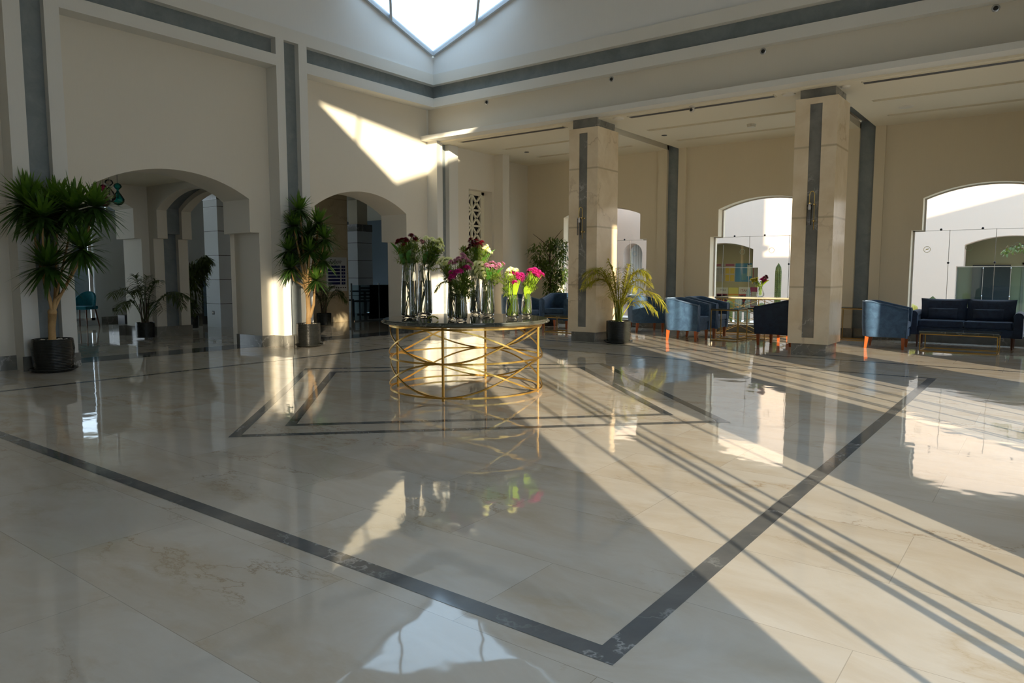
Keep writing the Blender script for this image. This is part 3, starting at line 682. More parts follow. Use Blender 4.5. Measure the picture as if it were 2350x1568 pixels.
# glass pendants in the passage
for x, y, z, m, col in ((-13.0, 5.93, 2.44, TEALG, 'teal'), (-13.15, 5.76, 2.41, PINKG, 'pink'), (-12.75, 5.68, 2.46, CLEARG, 'clear pinkish'), (-13.3, 5.66, 2.52, CLEARG, 'clear, highest')):
    t = thing('pendant_lamp', '%s blown glass pendant hanging behind the leaves in the left arch' % col, 'pendant lamp', (x, y, z), 0, 'blown glass pendants in the passage')
    t.scale = (.8, .8, .8); MB().tube([(0, 0, .42), (0, 0, (2.96 - z) / .8)], .004).build('cord', BLACK, t)
    MB().lathe([(.0005, -.02), (.07, .0), (.12, .06), (.125, .12), (.08, .2), (.03, .27), (.02, .31), (.05, .34), (.085, .38), (.07, .43), (.02, .46)], (0, 0, 0), 24).build('lamp_glass', m, t, smooth=True)
    MB().cyl((0, 0), .016, .13, .30, 10).build('lamp_holder', BLACK, t)

# ------------------------------------------------------------------ pots and plants
def pot(t, r, h, saucer=True, bulge=1.0):
    prof = [(.001, .03), (r * .93, .03), (r * .97, h * .3), (r * bulge, h * .7), (r * .985, h), (r * .94, h), (r * .93, h - .04), (.001, h - .04)]
    po = MB().lathe(prof, (0, 0, 0), 44).build('pot', POT, t, smooth=False, bevel=.004)
    for p in po.data.polygons: p.use_smooth = abs(p.normal.z) < .6
    MB().cyl((0, 0), r * .90, h - .05, h - .025, 30).build('soil', SOIL, po)
    if saucer: MB().lathe([(.001, 0), (r * .92, 0), (r * 1.16, .035), (r * 1.14, .045), (r * .9, .02), (.001, .02)], (0, 0, 0), 40).build('saucer', POT, t, smooth=True)
    b = MB()
    for i in range(46):
        a = U(0, 2 * PI); q = r * .85 * math.sqrt(RND()); s_ = U(.008, .018); b.ball((q * math.cos(a), q * math.sin(a), h - .025 + s_ * .4), s_, 6, .6)
    o = b.build('pebbles', PEB, po, smooth=True); o['kind'] = 'stuff'
def sword(b, o, d, L, w, droop=.25, fold=.0):
    d = Vector(d).normalized(); side = d.cross(Vector((0, 0, 1)))
    if side.length < .05: side = Vector((1, 0, 0))
    side.normalize(); ps = []
    for i in range(5):
        s = i / 4; p = Vector(o) + d * L * s + Vector((0, 0, -droop * L * s * s)); ww = w * (.55 + 1.3 * s - 1.85 * s * s) if i < 4 else 0
        ps.append((p, ww))
    k = len(b.v)
    for p, ww in ps[:-1]: b.v += [tuple(p - side * ww), tuple(p + side * ww)]
    b.v.append(tuple(ps[-1][0]))
    for i in range(3): b.face(k + 2 * i, k + 2 * i + 1, k + 2 * i + 3, k + 2 * i + 2)
    b.face(k + 6, k + 7, k + 8)
def rosette(t, c, R, n=120, tilt=(0, 0)):
    b = MB()
    for i in range(n):
        a = i * 2.39996 + U(-.2, .2); s = (i + .5) / n; el = PI / 2 - (s ** .8) * 2.35 + U(-.12, .12)
        d = (math.cos(a) * math.cos(el) + tilt[0] * .3, math.sin(a) * math.cos(el) + tilt[1] * .3, math.sin(el))
        b.mi = 1 if s < .42 else 0
        sword(b, c, d, R * U(.86, 1.2), .025 * R / .35, U(.05, .3))
    b.build('leaf_rosette', [YUC, YUCT], t)
def P3(lat, z, dep=0): v = RT * lat + FD * dep; return (v.x, v.y, z)
t = thing('potted_yucca', 'tall potted yucca with black pot at the far left pier', 'plant', (-10.25, 3.77, 0))
pot(t, .235, .42, True, 1.04)
heads = [(-.20, 2.12, .0, .42), (.34, 2.06, .05, .40), (.04, 2.12, .18, .38), (.58, 2.10, .12, .34), (.49, 1.56, -.08, .33), (.08, 1.34, -.12, .36), (.10, 1.95, -.2, .33)]
b = MB(); b.tube([P3(0, .38), P3(.0, .55), P3(.02, .74)], [.046, .042, .05], 12); b.ball(P3(.02, .76), .054, 12)
for i, (l, z, dp, r) in enumerate(heads):
    m = .16 * (1 if l > .2 else -.25 if l < 0 else .1)
    b.tube([P3(.02, .74), P3(.02 + l * .12, .92, dp * .3), P3(l * .42, 1.25 if z > 1.7 else 1.02, dp * .7), P3(l * .86, z - .22, dp), P3(l, z, dp)], [.023, .017, .014, .012, .010], 8)
b.build('trunk', BARK, t, smooth=True)
for l, z, dp, r in heads: rosette(t, P3(l, z, dp), r * 1.16, 150)
t = thing('potted_yucca', 'bushy potted yucca with black pot at the pier between the two arches', 'plant', (-10.24, 7.74, 0))
pot(t, .205, .40, True, 1.0)
heads = [(-.10, 2.33, 0, .30), (-.17, 2.05, -.1, .28), (.20, 2.10, .08, .30), (-.28, 1.64, -.05, .29), (-.24, 1.34, -.1, .29), (.33, 1.84, -.05, .29), (.27, 1.48, .03, .29), (.18, 1.14, -.12, .27), (.02, 1.88, .15, .30), (.1, 1.62, -.18, .26), (-.05, 1.75, .2, .28)]
b = MB(); b.tube([P3(0, .36), P3(.01, .6), P3(0, .9)], [.045, .04, .04], 10); b.tube([P3(.03, .5), P3(.10, .72), P3(.12, .95)], [.03, .024, .02], 8)
for i, (l, z, dp, r) in enumerate(heads): b.tube([P3(.0, .86), P3(l * .25, 1.05 if z < 1.5 else 1.2, dp * .4), P3(l * .85, z - .2, dp), P3(l, z, dp)], [.026, .02, .015, .013], 7)
b.build('trunk', BARK, t, smooth=True)
for l, z, dp, r in heads: rosette(t, P3(l, z, dp), r * 1.12, 115)

def frond(t, base, tip, top, mat, n=36, ll=.26, w=.013):
    B, T_, M = Vector(base), Vector(tip), Vector(top); b = MB(); pts = []
    for i in range(n + 1):
        s = i / n; pts.append(B * (1 - s) ** 2 + M * 2 * s * (1 - s) + T_ * s * s)
    b.tube(pts[::2], [.008 * (1 - .8 * i / (n / 2)) + .001 for i in range(len(pts[::2]))], 5)
    for i in range(int(n * .32), n + 1):
        s = i / n; p = pts[i]; d = (pts[min(i + 1, n)] - pts[max(i - 1, 0)]).normalized(); side = d.cross(Vector((0, 0, 1)))
        if side.length < .1: side = Vector(RT)
        side.normalize(); L = ll * (math.sin(PI * (.12 + .80 * (s - .3) / .7)) ** .7)
        for q in (-1, 1):
            dd = (side * q + d * .42 + Vector((0, 0, U(-.15, .45)))).normalized(); sword(b, p, dd, L * U(.85, 1.1), w, U(.25, .6))
    b.build('frond', mat, t)
def palm(t, z0, spec, mat, ll=.26, w=.011, stemmat=STEM):
    b = MB()
    for i in range(9):
        a = i * .7; b.tube([(.05 * math.cos(a), .05 * math.sin(a), z0 - .05), (.09 * math.cos(a), .09 * math.sin(a), z0 + U(.35, .5))], [.009, .006], 6)
    b.build('stems', stemmat, t, smooth=True)
    for lat, z, dp, tl, tz in spec: frond(t, P3(U(-.03, .03), z0), P3(lat, z, dp), P3(tl, tz, dp * .4), mat, ll=ll, w=w)
t = thing('potted_palm', 'golden green areca palm in a black pot beside the marble column', 'plant', (-6.27, 11.52, 0))
pot(t, .225, .40, True, .99)
palm(t, .40, [(-.67, 1.0, -.1, -.28, 1.75), (-.62, 1.22, .1, -.2, 1.62), (-.20, 1.50, 0, -.05, 1.2), (0, 1.47, .15, 0, 1.1), (.17, 1.42, -.1, .1, 1.1), (.53, 1.2, 0, .22, 1.6), (.57, 1.05, .12, .2, 1.4), (.86, .60, 0, .45, 1.35), (.66, .58, -.1, .3, 1.0), (-.5, 1.32, -.2, -.2, 1.5), (.36, 1.25, .2, .15, 1.3), (-.3, 1.15, -.3, -.1, 1.35), (.3, 1.0, -.35, .1, 1.2), (.1, 1.25, .3, 0, 1.2), (-.45, 1.05, .2, -.15, 1.4), (.42, 1.3, -.15, .15, 1.4), (-.1, 1.35, -.2, -.05, 1.3), (.25, 1.15, .3, .1, 1.2), (.0, 1.0, -.4, 0, 1.1), (-.25, .85, -.35, -.1, 1.05), (.2, .8, -.3, .1, .95)], PALM, .36, .011)
t = thing('potted_palm', 'dark areca palm in a black pot in front of the passage pier', 'plant', (-14.0, 7.35, 0)); t.location = (-13.95, 6.75, 0)
pot(t, .17, .32, False); 
palm(t, .32, [(-.60, .82, 0, -.3, 1.25), (-.48, .55, 0, -.25, 1.0), (-.16, 1.22, 0, -.08, 1.1), (.03, 1.2, .1, 0, 1.1), (.3, 1.12, 0, .12, 1.15), (.74, .62, 0, .45, 1.2), (.8, .8, .1, .4, 1.15), (-.3, .95, .2, -.1, 1.2), (.45, .55, -.2, .3, 1.0), (.15, 1.0, -.2, .05, 1.1), (-.1, .9, -.3, 0, 1.1)], PALMD, .36, .0125, BARKD)
t = thing('potted_palm', 'dark palm in a black pot below the directory board beyond the second arch', 'plant', (-13.95, 11.0, 0))
pot(t, .175, .31, False)
palm(t, .31, [(-.3, .66, 0, -.15, 1.0), (.02, 1.05, 0, 0, .9), (.55, .60, 0, .25, 1.05), (.45, .78, .1, .2, 1.05), (-.15, .9, .1, -.05, 1.0), (.3, .95, -.1, .1, 1.0), (.2, .6, -.3, .1, .9), (-.35, .85, -.1, -.15, .95)], PALMD, .32, .012, BARKD)
def leafcloud(t, name, blobs, mat, n, L, w):
    b = MB()
    for i in range(n):
        c, r = random.choice(blobs)
        d = Vector((random.gauss(0, 1), random.gauss(0, 1), random.gauss(0, 1))).normalized(); p = Vector(c) + Vector((d.x * r[0], d.y * r[0], d.z * r[1])) * (RND() ** .35)
        dd = Vector((d.x + U(-.6, .6), d.y + U(-.6, .6), -.5 + U(-.7, .5))); sword(b, p, dd, L * U(.7, 1.2), w, .2)
    return b.build(name, mat, t)
t = thing('ficus_tree', 'bushy green ficus tree in the lounge corner behind the blue armchairs', 'plant', (-9.75, 14.45, 0))
pot(t, .2, .35, True)
b = MB(); b.tube([(0, 0, .3), (.02, .0, 1.0), (-.02, .02, 1.6), (0, 0, 2.1)], [.028, .022, .018, .01], 8)
for i in range(14): a = i * 2.4; z = .9 + i * .08; b.tube([(0, 0, z), (.25 * math.cos(a), .25 * math.sin(a), z + .22), (.42 * math.cos(a), .42 * math.sin(a), z + .35)], [.012, .008, .004], 6)
b.build('trunk', BARKD, t)
leafcloud(t, 'foliage', [(P3(-.28, 1.75), (.28, .3)), (P3(.05, 1.95), (.24, .2)), (P3(.26, 1.85), (.2, .26)), (P3(.22, 1.5), (.28, .3)), (P3(-.2, 1.45), (.26, .2)), (P3(.1, 1.1), (.24, .3)), (P3(.2, .75), (.22, .26)), (P3(-.02, 1.3), (.26, .3)), (P3(.3, 1.2), (.16, .2)), (P3(.0, .8), (.2, .3))], FIC, 2100, .085, .022)
t = thing('leafy_plant', 'very dark bushy plant standing beside the pink picture beyond the left arch', 'plant', (-15.55, 8.55, 0))
pot(t, .17, .3, False)
b = MB(); b.tube([(0, 0, .28), (0, 0, 1.2), (.05, 0, 1.5)], [.03, .02, .01], 8); b.tube([P3(0, 1.0), P3(.25, 1.35), P3(.42, 1.6)], [.015, .01, .005], 6); b.build('trunk', BARKD, t)
leafcloud(t, 'foliage', [(P3(-.12, 1.15), (.3, .35)), (P3(.0, .8), (.3, .4)), (P3(.25, 1.4), (.2, .2)), (P3(.38, 1.55), (.13, .12)), (P3(.1, 1.2), (.3, .3)), (P3(-.1, .5), (.25, .3))], PALMD, 1500, .16, .02)

def press_leaves(t, fn):
    """leaves that reach a wall lie flat against it"""
    for c in t.children:
        if c.name.startswith(('leaf_rosette', 'frond', 'foliage')):
            for v in c.data.vertices:
                w = v.co + t.location; q = fn(w); v.co = q - t.location
for t in [o for o in bpy.data.objects if o.name.startswith('potted_yucca')]:
    press_leaves(t, lambda w: Vector((max(w.x, -10.485 + U(0, .03)), w.y, w.z)))
for t in [o for o in bpy.data.objects if o.name.startswith('potted_palm') and o.location.y > 11.2 and o.location.x > -8]:
    press_leaves(t, lambda w: Vector((w.x, min(w.y, 11.285 - U(0, .02)), w.z)) if w.x < -6.60 else w)
# ------------------------------------------------------------------ round table and flowers
TX, TY = -5.05, 5.87
t = thing('round_table', 'round dark marble table on an open hoop base of gold bars in the hall centre', 'table', (TX, TY, 0))
R = .905; zt = .776
MB().lathe([(.001, zt - .052), (R - .06, zt - .052), (R - .035, zt - .045), (R - .012, zt - .038), (R, zt - .028), (R - .006, zt - .018), (R - .022, zt - .013), (R - .022, zt - .004), (R - .03, zt), (.001, zt)], (0, 0, 0), 96).build('tabletop', BLACKTOP, t)
Rr = .815; N = 96
for z in (.708, .37, .035): MB().tube([(Rr * math.cos(2 * PI * i / N), Rr * math.sin(2 * PI * i / N), z) for i in range(N)], 0, closed=True, flat=(.018, .012)).build('hoop', GOLD, t)
ph = math.radians(-66)
for mid, amp in ((.539, .169), (.2025, .1675)):
    for sg in (1, -1):
        MB().tube([((Rr + .008 * sg) * math.cos(2 * PI * i / N), (Rr + .008 * sg) * math.sin(2 * PI * i / N), mid + sg * amp * math.cos(2 * (2 * PI * i / N - ph))) for i in range(N)], 0, closed=True, flat=(.016, .010)).build('wave_bar', GOLD, t)
for i in range(4):
    a = ph + i * PI / 2; q = Rr - .022
    MB().box(-.011, .011, -.011, .011, 0, .724).build('post', GOLD, t, loc=(q * math.cos(a), q * math.sin(a), 0), rz=a, bevel=.002)
ZT = zt + .001
def vase(x, y, h, r, label, water=.75):
    t = thing('glass_vase', label, 'vase', (x, y, ZT))
    n = 40; rb = r; rt = r * .76; th = .005
    out = [(.001, 0), (rb * .72, 0), (rb * .88, .012), (rb * .97, .035), (rb, .075), (rb * .97, h * .4), (rb * .87, h * .72), (rt * 1.0, h - .004), (rt * 1.0 - .0012, h)]
    inn = [(rt - th * .7 + .0012, h), (rt - th * .7, h - .004), (rb * .87 - th, h * .72), (rb * .97 - th, h * .4), (rb - th, .08), (rb * .93 - th, .04), (rb * .7, .024), (.001, .02)]
    MB().lathe(out + inn, (0, 0, 0), n).build('glass', GLASS, t, smooth=True)
    hw = h * water; wr = lambda z: (rb - th if z < .08 else (rb * .97 - th if z < h * .41 else rb * .87 - th))
    prof = [(.001, .022), (rb * .69, .0255), (rb * .93 - th - .0008, .042), (rb - th - .0008, .08), (rb * .97 - th - .0008, h * .4)]
    if hw > h * .45: prof.append((rb * .97 - th - .0008 - (rb * .10) * min(1, (hw - h * .4) / (h * .32)), hw))
    q_ = prof.pop(); prof += [(q_[0], q_[1] - .003), (q_[0] - .0008, q_[1]), (q_[0] - .004, q_[1])]; prof.append((.001, q_[1])); MB().lathe(prof, (0, 0, 0), n).build('water', WATER, t, smooth=True)
    return t
VS = {'V1': (-5.48, 5.45, .585, .094), 'V2': (-5.68, 5.89, .585, .086), 'V3': (-4.97, 5.58, .40, .066), 'V4': (-4.75, 5.44, .27, .070), 'V5': (-5.38, 6.42, .42, .066), 'V6': (-5.04, 6.23, .41, .079), 'V7': (-4.55, 6.04, .255, .072), 'V8': (-4.64, 6.42, .255, .060)}
VL = {'V1': 'tallest glass vase at the left, nearer the table edge', 'V2': 'tall glass vase just right of and behind the leftmost vase', 'V3': 'slim glass vase holding white flowers and a palm leaf', 'V4': 'small glass vase at the front with magenta and lilac flowers',
      'V5': 'glass vase at the back holding the dark red flowers', 'V6': 'wide glass vase with big white and small lilac flowers', 'V7': 'short glass vase with cloudy green water at the right', 'V8': 'short glass vase furthest right with glowing yellow stems'}
for k, (x, y, h, r) in VS.items(): vase(x, y, h, r, VL[k], .68 if k != 'V7' else .8)
# chrysanthemum head meshes
def bloom_mesh(name, mat, R, n=54, flat=.6):
    b = MB()
    for i in range(n):
        a = i * 2.39996; s = (i + .5) / n; el = PI / 2 - s * 1.75
        d = (math.cos(a) * math.cos(el), math.sin(a) * math.cos(el), math.sin(el) * flat + .1); sword(b, (0, 0, 0), d, R * (.55 + .5 * s), R * .19, .1)
    b.mi = 1; b.ball((0, 0, -.002), R * .3, 8, .6); o = b.build(name, [mat, FILL]); me = o.data; bpy.data.objects.remove(o); return me
BM = {c: bloom_mesh('flower_head', m, r) for c, m, r in (('maroon', MAROON, .030), ('white', WHITEP, .027), ('magenta', MAGENTA, .033), ('lilac', LILAC, .026), ('bigwhite', WHITEP, .046), ('yellow', YELP, .03), ('red', simple('red_petal', (.45, .04, .03), .5), .024))}
def bouquet(vk, label, blooms, fill, leaves=(), seed=1, vpos=None, scale=1.0, water_z=.05):
    random.seed(seed)
    x, y, h, r = vpos or VS[vk]; zb = (ZT if vpos is None else vpos_z)
    t = thing('flower_bouquet', label, 'bouquet', (x, y, zb))
    nk = r * .62; st = MB(); names = {}
    more = [(c, lat + U(-.022, .022), z + U(-.02, .018), dp + U(-.03, .03)) for (c, lat, z, dp) in blooms if c != 'bigwhite' ]
    for (c, lat, z, dp) in list(blooms) + more:
        tip = Vector(P3(lat, z - zb, dp)); a = U(0, 2 * PI); a2 = a + PI + U(-.6, .6)
        foot = Vector((r * .6 * math.cos(a), r * .6 * math.sin(a), .03 + U(0, .05))); neck = Vector((tip.x, tip.y, 0)); neck = neck.normalized() * min(nk, neck.length) if neck.length > 1e-4 else neck
        neck = Vector((neck.x, neck.y, h * .97))
        st.tube([foot, (foot + neck) / 2 , neck, neck.lerp(tip, .55) + Vector((0, 0, .01)), tip], .0022, 5)
        o = bpy.data.objects.new('flower_head', BM[c]); COL.objects.link(o); o.parent = t; o.location = tip
        tl = Vector((tip.x * 2.2 + U(-.1, .1), tip.y * 2.2 + U(-.1, .1), .35)).normalized(); o.rotation_euler = tl.to_track_quat('Z', 'Y').to_euler(); s = U(1.2, 1.55) * scale; o.scale = (s, s, s)
        o['label'] = {'maroon': 'dark red flower', 'white': 'small white flower', 'magenta': 'magenta flower', 'lilac': 'lilac flower', 'bigwhite': 'large white flower', 'yellow': 'yellow flower', 'red': 'bright red flower'}[c]
    for i in range(9):
        a = U(0, 2 * PI); st.tube([(r * .6 * math.cos(a), r * .6 * math.sin(a), .03), (nk * math.cos(a + 2.6), nk * math.sin(a + 2.6), h * .95)], .002, 5)
    st.build('stems', LIME if vk in ('V7', 'V8') else STEM, t)
    if fill:
        b = MB()
        for (lat, z, dp, rr, n) in fill:
            c = Vector(P3(lat, z - zb - .035, dp)); n = int(n * 1.6)
            for i in range(n):
                d = Vector((random.gauss(0, 1), random.gauss(0, 1), random.gauss(0, 1))).normalized(); p = c + d * rr * RND() ** .4
                sword(b, p, d + Vector((0, 0, .5)), U(.02, .05), .006, .1)
                if i % 8 == 0: b.tube([Vector((c.x * .5, c.y * .5, max(h * .9, c.z - rr * 1.6))), p], .0012, 4)
        b.build('foliage', FILL, t)
    for (l0, z0, l1, z1, dp, ww, m) in leaves:
        b = MB(); A_ = Vector(P3(l0, z0 - zb, dp * .5)); B_ = Vector(P3(l1, z1 - zb, dp)); n = 10; k0 = 0
        sd = RT * .85 + FD * .5 if abs((B_ - A_).normalized().dot(RT)) < .75 else Vector((0, 0, 1)) * .75 + FD * .6
        for i in range(n + 1):
            s = i / n; p = A_.lerp(B_, s) + Vector((0, 0, .03 * math.sin(PI * s))) - FD * .02 * math.sin(PI * s); q = ww * math.sin(PI * (.06 + .92 * s)) ** .8
            b.v += [tuple(p - sd * q), tuple(p + FD * .004), tuple(p + sd * q)]
            if i: k = 3 * i; b.face(k - 3, k - 2, k + 1, k); b.face(k - 2, k - 1, k + 2, k + 1)
        b.build('long_leaf', m, t, smooth=True)
    return t
def J(c, l): return [(c, a, b, U(-.06, .06)) for a, b in l]
random.seed(3)
bouquet('V1', 'bouquet of dark red flowers and greenery in the leftmost tall vase', J('maroon', [(-.12, 1.57), (-.09, 1.60), (-.06, 1.61), (-.03, 1.615), (-.10, 1.585), (-.01, 1.595), (.035, 1.645), (-.05, 1.585), (.08, 1.62)]) + J('red', [(-.05, 1.555), (-.07, 1.545)]) + J('white', [(.03, 1.58), (.06, 1.585), (.05, 1.50)]),
        [(0, 1.53, 0, .10, 260), (-.08, 1.49, 0, .09, 200), (.08, 1.5, .0, .09, 200), (.07, 1.62, 0, .045, 70), (0, 1.44, 0, .08, 160)], [(-.03, 1.36, -.19, 1.58, -.02, .022, DKLEAF), (.0, 1.36, .02, 1.5, -.07, .03, DKLEAF), (-.05, 1.34, -.08, 1.47, -.06, .03, DKLEAF)], 11)
bouquet('V2', 'bouquet of small white flowers and greenery in the second tall vase', J('white', [(.0, 1.64), (.03, 1.655), (.06, 1.63), (.09, 1.64), (.12, 1.62), (.15, 1.63), (.17, 1.605), (.2, 1.6), (.21, 1.565), (.18, 1.57), (.14, 1.585), (.11, 1.6), (.2, 1.53), (.16, 1.545), (.12, 1.56), (.19, 1.635), (.085, 1.6), (.13, 1.52)]) + J('lilac', [(-.0, 1.6), (-.03, 1.61)]),
        [(.08, 1.55, 0, .10, 260), (.14, 1.50, 0, .09, 200), (.0, 1.5, 0, .09, 180), (.06, 1.42, 0, .09, 160)], [(.05, 1.36, .19, 1.455, -.02, .014, DKLEAF), (.0, 1.36, .04, 1.5, -.05, .03, DKLEAF)], 12)
bouquet('V3', 'bouquet of small white flowers with a feathery palm leaf left of centre', J('white', [(-.13, 1.385), (-.10, 1.41), (-.07, 1.405), (-.04, 1.40), (-.10, 1.36), (-.065, 1.365), (-.14, 1.35), (-.05, 1.38), (-.12, 1.33), (-.08, 1.335), (-.03, 1.37)]),
        [(-.06, 1.30, 0, .08, 150), (-.02, 1.24, 0, .08, 130), (0, 1.18, 0, .06, 90)], [], 13)
tt = [o for o in bpy.data.objects if o.name.startswith('flower_bouquet') and o['label'].startswith('bouquet of small white flowers with a')][0]
frond(tt, (0, 0, .38), P3(-.21, 1.29 - ZT), P3(-.1, 1.36 - ZT), PALM, 20, .09, .005); frond(tt, (0, 0, .36), P3(-.19, 1.07 - ZT), P3(-.12, 1.22 - ZT), PALM, 20, .11, .005)
bouquet('V4', 'bouquet of magenta and lilac flowers over yellow-green buds, front centre', J('lilac', [(-.08, 1.37), (-.05, 1.385), (-.02, 1.40), (.01, 1.405), (.04, 1.41), (.06, 1.395), (.08, 1.38), (.1, 1.36), (-.03, 1.365), (.0, 1.37), (.03, 1.365), (.06, 1.36), (-.1, 1.355), (.045, 1.425), (-.06, 1.35)]) + J('magenta', [(-.1, 1.21), (-.085, 1.23), (-.07, 1.255), (-.05, 1.275), (-.03, 1.27), (-.01, 1.285), (.01, 1.275), (.035, 1.29), (.06, 1.30), (.08, 1.31), (-.06, 1.235), (-.09, 1.195)]),
        [(.02, 1.32, .02, .07, 150), (.04, 1.2, -.02, .09, 260), (.08, 1.14, 0, .08, 200), (-.02, 1.12, 0, .08, 200), (.03, 1.06, 0, .06, 120)], [], 14)
bouquet('V5', 'bouquet of dark red and cream flowers, highest at the back of the table', J('maroon', [(-.06, 1.63), (-.03, 1.625), (.0, 1.63), (-.03, 1.595), (0, 1.60), (.03, 1.585), (.05, 1.60), (.07, 1.575), (.05, 1.565), (0, 1.565), (-.02, 1.57), (.03, 1.55), (-.07, 1.545), (.065, 1.61), (-.05, 1.58)]) + J('white', [(.12, 1.55), (.14, 1.56), (.16, 1.535), (.15, 1.51), (.12, 1.52), (.17, 1.5)]),
        [(0, 1.5, 0, .09, 260), (.1, 1.48, 0, .09, 180), (-.13, 1.54, 0, .05, 110), (-.1, 1.48, 0, .06, 110), (.02, 1.4, 0, .1, 220)], [(.1, 1.38, .24, 1.53, -.02, .018, DKLEAF), (.04, 1.32, .16, 1.46, -.02, .022, DKLEAF)], 15)
bouquet('V6', 'bouquet of large white and small lilac flowers right of centre', J('bigwhite', [(-.13, 1.36), (-.09, 1.355), (-.06, 1.33), (-.10, 1.31), (-.06, 1.29), (-.12, 1.28), (-.09, 1.245), (-.05, 1.25), (-.03, 1.22), (-.07, 1.205), (-.14, 1.33)]) + J('lilac', [(-.01, 1.35), (.02, 1.34), (.04, 1.365), (.06, 1.34), (.08, 1.355), (.1, 1.33), (.12, 1.345), (.06, 1.37), (.03, 1.32), (.165, 1.365), (.09, 1.31), (.0, 1.33)]),
        [(.05, 1.27, 0, .08, 170), (-.02, 1.22, 0, .08, 150), (.08, 1.22, 0, .06, 90)], [(.03, 1.18, -.01, 1.32, -.05, .03, DKLEAF), (.08, 1.2, .19, 1.32, -.02, .02, DKLEAF), (.0, 1.16, .05, 1.27, -.06, .03, DKLEAF)], 16)
bouquet('V7', 'bouquet of white and magenta flowers with a lime leaf in the short right vase', J('white', [(-.04, 1.285), (-.01, 1.30), (.02, 1.295), (.045, 1.285), (-.06, 1.265), (-.03, 1.235), (.03, 1.275), (.0, 1.28)]) + J('magenta', [(-.01, 1.255), (.02, 1.25), (.045, 1.245), (.06, 1.225), (.085, 1.225), (.1, 1.215), (.07, 1.2), (.08, 1.185), (.01, 1.165), (.03, 1.16), (.055, 1.24), (.04, 1.215)]),
        [(-.06, 1.2, 0, .07, 130), (.0, 1.2, 0, .06, 110), (-.14, 1.24, 0, .05, 60), (-.07, 1.1, 0, .05, 80)], [(.02, 1.0, .045, 1.17, -.06, .036, LIME)], 17)
bouquet('V8', 'bouquet of bright magenta flowers with a lime leaf in the furthest right vase', J('magenta', [(.03, 1.27), (.05, 1.29), (.08, 1.295), (.105, 1.285), (.13, 1.265), (.15, 1.25), (.09, 1.26), (.06, 1.25), (.12, 1.235), (.1, 1.225), (.13, 1.21), (.07, 1.225), (.045, 1.24)]),
        [(.04, 1.17, 0, .075, 200), (.0, 1.13, 0, .06, 120), (.08, 1.17, 0, .05, 90)], [(.0, .97, .0, 1.12, -.05, .042, LIME)], 18)
t = thing('leaf_sprig', 'green fern sprig lying on the table left of the slim vase', 'leaf', (-5.02, 5.40, ZT))
frond(t, (0, 0, .01), P3(-.1, .03), P3(-.05, .06), PALM, 16, .07, .006)

# ------------------------------------------------------------------ armchairs
def armchair(vm, wm, label, loc, rz, name='armchair'):
    """tub chair, opening towards +x of its own frame"""
    t = thing(name, label, 'armchair', loc, rz, 'blue velvet tub armchairs in the lounge')
    wX, wY, th = .70, .70, .10; zb = .20
    path = []; r = .20
    def rr(hw, hy, rad, n=7):
        pts = [(.33, -hy)]
        for i in range(n + 1): a = -PI / 2 - (PI / 2) * i / n; pts.append((-hw + rad + rad * math.cos(a), -hy + rad + rad * math.sin(a)))
        for i in range(n + 1): a = PI - (PI / 2) * i / n; pts.append((-hw + rad + rad * math.cos(a), hy - rad + rad * math.sin(a)))
        pts.append((.33, hy)); return pts
    O = rr(.37, .36, .20); I = rr(.27, .25, .12)
    def ht(x): s = min(max((.30 - x) / .58, 0), 1); return .675 + .125 * (s * s * (3 - 2 * s))
    b = MB(); n = len(O)
    for (p, q) in zip(O, I):
        h = ht(p[0]); fl_ = .012 if p[0] < .2 else 0
        b.v += [(p[0] * .95, p[1] * .96, zb), (p[0] * 1.0, p[1] * 1.01, zb + .22), (p[0] * 1.02, p[1] * 1.03, h - .03), ((p[0] * .7 + q[0] * .3), (p[1] * .7 + q[1] * .3) * 1.01, h), ((p[0] * .3 + q[0] * .7), (p[1] * .3 + q[1] * .7), h), (q[0], q[1], h - .03), (q[0], q[1], zb)]
    for i in range(n - 1):
        for j in range(6): b.face(i * 7 + j, i * 7 + j + 1, (i + 1) * 7 + j + 1, (i + 1) * 7 + j)
        b.face(i * 7 + 6, i * 7, (i + 1) * 7, (i + 1) * 7 + 6)
    b.face(*range(0, 7)); b.face(*[(n - 1) * 7 + j for j in range(7)][::-1])
    sh = b.build('shell', vm, t, smooth=False, bevel=.012)
    for p in sh.data.polygons: p.use_smooth = abs(p.normal.x) < .98
    MB().tube([(p[0] * 1.01, p[1] * 1.02, ht(p[0]) - .012) for p in O], .006, 6).build('piping', vm, sh, smooth=True)
    MB().box(-.26, .315, -.25, .25, zb, .34).build('seat_base', vm, t, bevel=.012)
    sc = MB().box(-.26, .33, -.247, .247, .345, .455).build('seat_cushion', vm, t, bevel=.03)
    MB().tube([(-.2, -.235, .446), (.318, -.235, .446), (.318, .235, .446), (-.2, .235, .446)], .006, 6).build('piping', vm, sc, smooth=True)
    for sx, sy in ((-.27, -.27), (-.27, .27), (.27, -.29), (.27, .29)):
        k = .02 if sx < 0 else -.0
        b = MB(); b.v += [(sx - .028, sy - .025, .205), (sx + .028, sy - .025, .205), (sx + .028, sy + .025, .205), (sx - .028, sy + .025, .205), (sx - k - .018, sy - .016, 0), (sx - k + .018, sy - .016, 0), (sx - k + .018, sy + .016, 0), (sx - k - .018, sy + .016, 0)]
        for q in ((0, 1, 2, 3), (7, 6, 5, 4), (0, 4, 5, 1), (1, 5, 6, 2), (2, 6, 7, 3), (3, 7, 4, 0)): b.face(*q)
        b.build('leg', wm, t)
    return t
ac = armchair(VELV, WOOD, 'blue velvet armchair with orange-brown legs, just right of the golden palm', (-5.50, 12.80, 0), .05)
def achair(x, y, rz, label): return dup(ac, (x, y, 0), rz, label)
achair(-5.50, 13.72, .02, 'blue armchair behind the one right of the golden palm')
